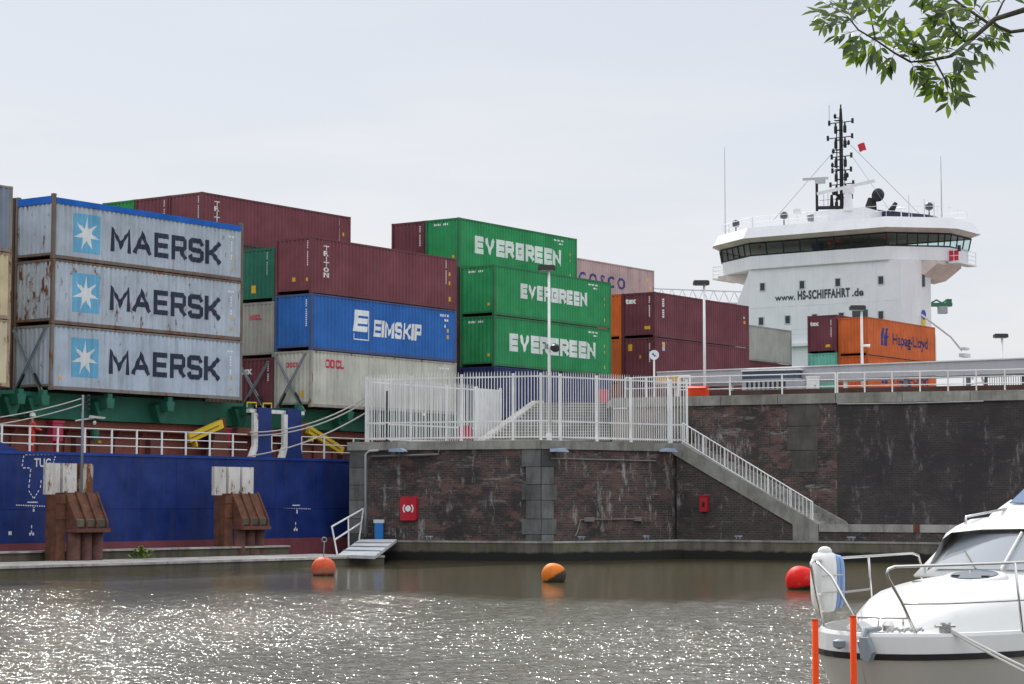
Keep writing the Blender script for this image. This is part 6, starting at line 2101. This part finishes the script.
mb = MB(); mb.tube([Lp(0.40, 0.56, 1.60), Lp(0.56, 0.70, 1.60)], 0.016, 7); mb.tube([Lp(0.45, 0.60, 1.53), Lp(0.45, 0.60, 1.60)], 0.018, 7); mb.tube([Lp(0.52, 0.66, 1.53), Lp(0.52, 0.66, 1.60)], 0.018, 7); mb.build('cleat', M_STEELRAIL, yacht)
mb = MB()
for k in range(6):
    q = Lp(0.485, 0.63, 1.55 + 0.013 * k)
    mb.tube([q + V(((0.05 - 0.004 * k) * math.cos(a), 0.045 * math.sin(a), 0.012 * math.sin(3 * a + k))) for a in [i * math.pi / 5 for i in range(11)]], 0.011, 6, False)
mb.build('rope_turns', paint((0.33, 0.32, 0.32), 0.9, 0.2), yacht)


def yw(s, b, z):
    p = Matrix.Rotation(YAW, 4, 'Z') @ V((s, -b, z))
    return YB + p


for k, lab in enumerate(('upper of two white mooring ropes from the yacht cleat', 'lower of two white mooring ropes from the yacht cleat')):
    mb = MB(); mb.tube(sag(yw(0.50, 0.66, 1.57 - 0.015 * k), V((5.75 - 0.13 * k, 19.6, 0.84 - 0.02 * k)), 0.03), 0.013, 7); o = mb.build('mooring_rope', paint((0.62, 0.61, 0.58), 0.9, 0.1)); tag(o, lab, 'rope', 'mooring ropes of the yacht')
mb = MB(); mb.tube([(5.75, 19.6, -2), (5.75, 19.6, 1.0)], 0.11, 10); mb.lathe([(0.13, 1.0), (0.13, 1.06), (0.02, 1.1)], (5.75, 19.6, 0), 10)
o = mb.build('mooring_post', paint((0.2, 0.15, 0.1), 0.8, 0.4)); tag(o, 'wooden mooring post holding the yacht ropes', 'post')
# fender hung in the pulpit
fp = at(827, 580, 21.95)
fd = thing('boat_fender', 'padded white fender with blue back hung in the yacht bow rail', 'fender', tuple(fp), 0.28)
n = 28


def sup(a, p):
    return math.copysign(abs(a) ** p, a)


ring = [(sup(math.cos(a), 0.6) * 0.15, sup(math.sin(a), 0.75) * 0.305 + 0.02 * math.cos(2 * a)) for a in [2 * math.pi * k / n for k in range(n)]]


def pad(lv):
    m = MB()
    m.add([(x_, y * sc, z * sc) for x_, sc in lv for y, z in ring], [(i * n + k, i * n + (k + 1) % n, (i + 1) * n + (k + 1) % n, (i + 1) * n + k) for i in range(len(lv) - 1) for k in range(n)] + [tuple(reversed(range(n))), tuple(range((len(lv) - 1) * n, len(lv) * n))])
    return m


pad(((-0.13, 0.86), (-0.115, 0.97), (-0.07, 1.0), (0.0, 1.02), (0.045, 1.0))).build('white_pad', paint((0.76, 0.76, 0.74), 0.5, 0.15), fd, True)
for k in range(2):
    pad(((0.047 + 0.05 * k, 0.90), (0.06 + 0.05 * k, 0.95 - 0.04 * k), (0.08 + 0.05 * k, 0.95 - 0.05 * k), (0.095 + 0.05 * k, 0.88 - 0.06 * k))).build('blue_pad', paint((0.22, 0.34, 0.58), 0.6, 0.25), fd, True)
for z in (-0.12, 0.05):
    mb = MB(); mb.tube([(-0.135, -0.172, z), (0.1, -0.178, z + 0.01)], 0.008, 5); mb.build('strap', M_ROPE, fd)
mb = MB(); mb.lathe([(0.075, 0.27), (0.07, 0.31), (0.05, 0.335), (0.02, 0.345)], (-0.02, 0, 0), 14); mb.build('rope_loop', paint((0.70, 0.70, 0.68), 0.8, 0.2), fd, True)

# two orange-red mooring stakes in front of the bow
for px, py, lab in ((815, 619, 'orange-red steel stake in the water, left one of two before the yacht bow'), (853, 615.5, 'orange-red steel stake in the water, right one of two before the yacht bow')):
    p = at(px, py, 19.0)
    o = thing('mooring_stake', lab, 'stake', (p.x, p.y, 0), 0, 'orange-red stakes by the yacht')
    mb = MB(); mb.tube([(0, 0, -2.5), (0, 0, p.z - 0.012)], 0.029, 14); mb.build('tube', paint((0.70, 0.060, 0.006), 0.8, 0.12, spec=0.12), o, True)
    mb = MB(); mb.tube([(0, 0, p.z - 0.012), (0, 0, p.z)], 0.0305, 14); mb.build('end_cap', paint((0.55, 0.06, 0.02), 0.5, 0.1), o)
    mb = MB(); mb.tube([(0, -0.031, p.z - 0.3), (0, -0.027, p.z - 0.3)], 0.008, 6); mb.tube([(0, -0.031, p.z - 0.62), (0, -0.027, p.z - 0.62)], 0.008, 6); mb.build('bolt', M_GREY_STEEL, o)

# ================================================================ OVERHANGING TREE
TY = 9.0
tree = thing('ash_tree', 'leafy tree branch with pointed green leaflets hanging into the top right corner', 'tree', (5.6, 7.0, 0), 0)
M_BARK = NT('bark')
_v = M_BARK.coords((6, 6, 1.2))
_n = M_BARK.noise(_v, 3, 6, 0.7)
M_BARK.color(M_BARK.mix(M_BARK.rng(_n, 0.3, 0.7), (0.03, 0.022, 0.016), (0.10, 0.085, 0.065)))
M_BARK.b.inputs['Roughness'].default_value = 0.9
M_BARK.bump(_n, 0.7, 0.02)
M_BARK = M_BARK.m
T0 = V((5.6, 7.0, 0))


def tl(px, py, Y=TY):
    return at(px + 3 + max(0, (960 - px) * 0.05), py - 2, Y) - T0


rnd = random.Random(11)
mb = MB()
mb.tube([V((7.6, 4.6, 0.9)) - T0, V((7.62, 4.62, 2.2)) - T0, V((7.4, 4.8, 4.0)) - T0, V((7.3, 5.0, 6.0)) - T0, V((7.4, 5.2, 7.5)) - T0], [0.30, 0.22, 0.18, 0.13, 0.06], 12)
mb.build('trunk', M_BARK, tree, True)
limb = MB()
limb.tube([V((7.4, 4.8, 3.9)) - T0, V((5.6, 6.2, 4.7)) - T0, V((3.6, 8.2, 5.0)) - T0, tl(1060, 2), tl(1024, 11), tl(992, 21), tl(968, 42), tl(948, 58), tl(928, 62), tl(905, 64)], [0.13, 0.09, 0.05, 0.018, 0.0125, 0.011, 0.009, 0.007, 0.006, 0.004], 8)
limb.tube([V((5.6, 6.2, 4.7)) - T0, V((4.2, 7.8, 4.95)) - T0, tl(1060, 28, 9.1), tl(1030, 31, 9.1), tl(1008, 34, 9.05), tl(996, 29, 9.0), tl(988, 22, 9.0)], [0.06, 0.035, 0.014, 0.009, 0.008, 0.007, 0.006], 7)
limb.tube([tl(965, 46), tl(950, 33, 9.05), tl(940, 20, 9.1)], [0.006, 0.005, 0.003], 6)
limb.tube([tl(905, 64), tl(888, 55, 8.9), tl(868, 42, 8.85), tl(850, 32, 8.8), tl(838, 18, 8.8)], [0.005, 0.0045, 0.004, 0.0035, 0.003], 6)
limb.tube([tl(930, 62), tl(938, 76, 8.95), tl(946, 90, 8.95)], [0.005, 0.004, 0.003], 6)
limb.tube([tl(985, 25), tl(960, 8, 9.1), tl(940, -6, 9.15), tl(900, -14, 9.2)], [0.007, 0.006, 0.005, 0.003], 6)
limb.tube([tl(992, 21), tl(1000, 4, 9.1), tl(1010, -10, 9.1)], [0.006, 0.004, 0.003], 6)
limb.tube([tl(868, 42, 8.85), tl(862, 15, 8.9), tl(858, -8, 8.9)], [0.004, 0.003, 0.002], 6)
limb.build('limb', M_BARK, tree, True)

lf = [MB(), MB(), MB()]


def leaflet(base, d, nrm, ln, wd_):
    d = d.normalized()
    s = d.cross(nrm).normalized()
    nn = s.cross(d).normalized()
    c = rnd.uniform(-0.18, 0.05) * ln
    pts = []
    prof_ = ((0.0, 0.05), (0.18, 0.62), (0.42, 1.0), (0.68, 0.72), (0.87, 0.32), (1.0, 0.0))
    L_, R_, C_ = [], [], []
    fold = rnd.uniform(0.1, 0.4)
    for t, w in prof_:
        q = base + d * (t * ln) + nn * (c * t * t)
        ww = w * wd_ * 0.5
        L_.append(q + s * ww + nn * (ww * fold)); R_.append(q - s * ww + nn * (ww * fold)); C_.append(q)
    n = len(prof_)
    m = rnd.choice(lf)
    m.add([tuple(p) for p in L_ + C_ + R_], [(i, i + 1, n + i + 1, n + i) for i in range(n - 1)] + [(n + i, n + i + 1, 2 * n + i + 1, 2 * n + i) for i in range(n - 1)])


def compound(base, tip, pairs=4, scale=1.0):
    """a pinnate leaf: stalk with pairs of leaflets and one at the end"""
    ax = tip - base
    L_ = ax.length
    ax.normalize()
    up_ = V((rnd.uniform(-0.5, 0.5), rnd.uniform(-1.0, -0.1), rnd.uniform(0.1, 0.9))).normalized()
    s = ax.cross(up_).normalized()
    pts = [base.lerp(tip, k / 4) - V((0, 0, 0.02 * (k / 4) ** 2 * 4 * L_)) for k in range(5)]
    stalks.tube(pts, 0.0013, 4)
    for k in range(pairs):
        q = base.lerp(tip, 0.28 + 0.62 * k / max(1, pairs - 1)) - V((0, 0, 0.02 * L_))
        for sg_ in (-1, 1):
            if rnd.random() < 0.06:
                continue
            d = (ax * rnd.uniform(0.45, 0.8) + s * sg_ * rnd.uniform(0.6, 1.0) + V((0, 0, -rnd.uniform(0.0, 0.55)))).normalized()
            leaflet(q, d, (up_ + V((rnd.uniform(-.5, .5), rnd.uniform(-.5, .5), rnd.uniform(-.5, .5)))).normalized(), rnd.uniform(0.055, 0.090) * scale, rnd.uniform(0.020, 0.030) * scale)
    leaflet(tip, (ax + V((0, 0, -0.3))).normalized(), up_, rnd.uniform(0.06, 0.085) * scale, 0.032 * scale)


stalks = MB()
LV = [  # base px, tip px
    (838, 18, 812, 2), (838, 20, 808, 14), (842, 24, 812, 28), (850, 32, 826, 38), (846, 28, 836, 4), (855, 34, 842, 46),
    (868, 42, 846, 58), (868, 42, 862, 60), (872, 44, 876, 66), (880, 50, 868, 22), (886, 54, 892, 34), (862, 16, 850, 0), (862, 14, 872, 2), (860, 24, 884, 20),
    (888, 55, 880, 70), (896, 60, 908, 40), (905, 64, 898, 44), (905, 64, 914, 78), (912, 64, 922, 44), (918, 63, 930, 46), (926, 62, 912, 52),
    (932, 66, 916, 84), (936, 74, 956, 84), (940, 80, 928, 92), (944, 88, 944, 106), (946, 90, 958, 98), (938, 76, 962, 72), (930, 64, 940, 46),
    (948, 58, 932, 36), (950, 56, 962, 66), (958, 50, 980, 58), (966, 44, 984, 58), (965, 45, 946, 28), (950, 33, 930, 24), (945, 26, 926, 12), (940, 20, 944, 2),
    (968, 42, 988, 40), (975, 36, 992, 46), (980, 30, 964, 20), (985, 25, 970, 8), (972, 14, 952, 8), (960, 8, 940, 14), (952, 2, 926, 2), (985, 22, 1000, 36),
    (1000, 6, 986, -4), (1004, 0, 1018, -6), (944, -4, 926, -10), (925, -10, 914, -2), (900, -14, 884, 0), (900, -14, 874, -2), (978, 34, 956, 34), (925, 62, 905, 50), (940, 60, 962, 48),
]
for bx, by, tx, ty in LV:
    Yb = TY + rnd.uniform(-0.15, 0.15)
    compound(tl(bx, by, Yb), tl(tx, ty, Yb + rnd.uniform(-0.06, 0.06)), rnd.choice((3, 3, 4)), rnd.uniform(0.85, 1.1))
    if rnd.random() < 0.35:
        compound(tl(bx + 3, by - 2, Yb + 0.1), tl(tx + rnd.uniform(-9, 9), ty - rnd.uniform(2, 9), Yb + 0.1), 3, 0.9)
for k in range(46):   # the rest of the crown, round the limb outside the picture
    b = V((rnd.uniform(2.7, 7.2), rnd.uniform(5.2, 9.3), rnd.uniform(4.7, 6.6)))
    if b.x / b.y < 0.30:
        b.x = b.y * 0.30 + rnd.uniform(0, 0.8)
    compound(b - T0, b - T0 + V((rnd.uniform(-.2, .2), rnd.uniform(-.2, .2), rnd.uniform(-.2, .02))), 4, 1.3)


def leaf_mat(rgb, tr):
    t = NT('leaf')
    t.color(t.mix(t.rng(t.noise(t.coords(), 7, 3), 0.3, 0.7), tuple(x * 0.7 for x in rgb), rgb))
    t.b.inputs['Roughness'].default_value = 0.42
    ts = t.n('ShaderNodeBsdfTranslucent'); ts.inputs['Color'].default_value = (*tr, 1)
    mx = t.n('ShaderNodeMixShader'); mx.inputs['Fac'].default_value = 0.36
    t.l(t.b.outputs[0], mx.inputs[1]); t.l(ts.outputs[0], mx.inputs[2])
    t.l(mx.outputs[0], t.t.nodes['Material Output'].inputs['Surface'])
    return t.m


crown = lf[0].build('crown', leaf_mat((0.045, 0.08, 0.018), (0.16, 0.28, 0.02)), tree)
lv1 = lf[1].build('leaves', leaf_mat((0.035, 0.065, 0.016), (0.08, 0.16, 0.015)), crown)
lv2 = lf[2].build('leaves', leaf_mat((0.06, 0.10, 0.02), (0.32, 0.46, 0.03)), crown)
lv3 = stalks.build('leaf_stalks', leaf_mat((0.07, 0.10, 0.03), (0.1, 0.15, 0.02)), crown)
for q in (lv1, lv2, lv3):
    q['kind'] = 'stuff'

# ================================================================ FAR HARBOUR CRANES
a = V((12.0, 300, 0)); b = V((34.5, 300, 0))
cr_ = thing('harbour_crane', 'pale lattice boom of a far harbour crane behind the maroon containers', 'crane', (a.x - 14, 302, 0), 0)
mb = MB()
for z, y in ((33.6, 0), (31.9, -0.6), (31.9, 0.6)):
    mb.tube([(10, y, z + 0.3), (37, y, z - 0.7)], 0.09, 5)
for k in range(18):
    x = 10 + k * 1.5
    zz = -0.037 * (x - 10) + 0.3
    mb.tube([(x, 0, 33.6 + zz), (x + 0.75, -0.6, 31.9 + zz), (x + 1.5, 0, 33.6 + zz), (x + 0.75, 0.6, 31.9 + zz), (x, 0, 33.6 + zz)], 0.05, 4)
mb.build('boom', paint((0.52, 0.54, 0.56), 0.6, 0.2), cr_)
mb = MB()
for y in (-3, 3):
    mb.tube([(10, y, 0), (10, y * 0.3, 34)], 0.35, 6)
mb.build('tower', paint((0.52, 0.54, 0.56), 0.6, 0.2), cr_)
p = at(942, 304, 262)
gc = thing('harbour_crane', 'green topped dock crane head just showing right of the white house', 'crane', (p.x, p.y, 0), 0)
mb = MB(); mb.box(-3.4, 1.2, -0.5, 0.5, p.z - 0.3, p.z + 0.12); mb.tube([(-3, 0, p.z + 0.12), (-2.2, 0, p.z + 0.5), (-1.4, 0, p.z + 0.12), (-0.7, 0, p.z + 0.5), (0, 0, p.z + 0.12), (0.6, 0, p.z + 0.5), (1.1, 0, p.z + 0.12)], 0.12, 5); mb.box(-2.6, -1.9, -0.4, 0.4, p.z + 0.12, p.z + 0.35); mb.box(0.5, 1.15, -0.4, 0.4, p.z + 0.12, p.z + 0.6); mb.build('crane_head', paint((0.04, 0.16, 0.09), 0.6, 0.2), gc)
mb = MB(); mb.box(-0.5, 0.6, -0.5, 0.5, p.z - 1.2, p.z - 0.31); mb.build('cabin', paint((0.35, 0.36, 0.38), 0.5, 0.2), gc)
mb = MB(); mb.box(-3.2, -2.6, -0.4, 0.4, 0, p.z - 0.31); mb.build('tower', paint((0.04, 0.16, 0.09), 0.6, 0.2), gc)
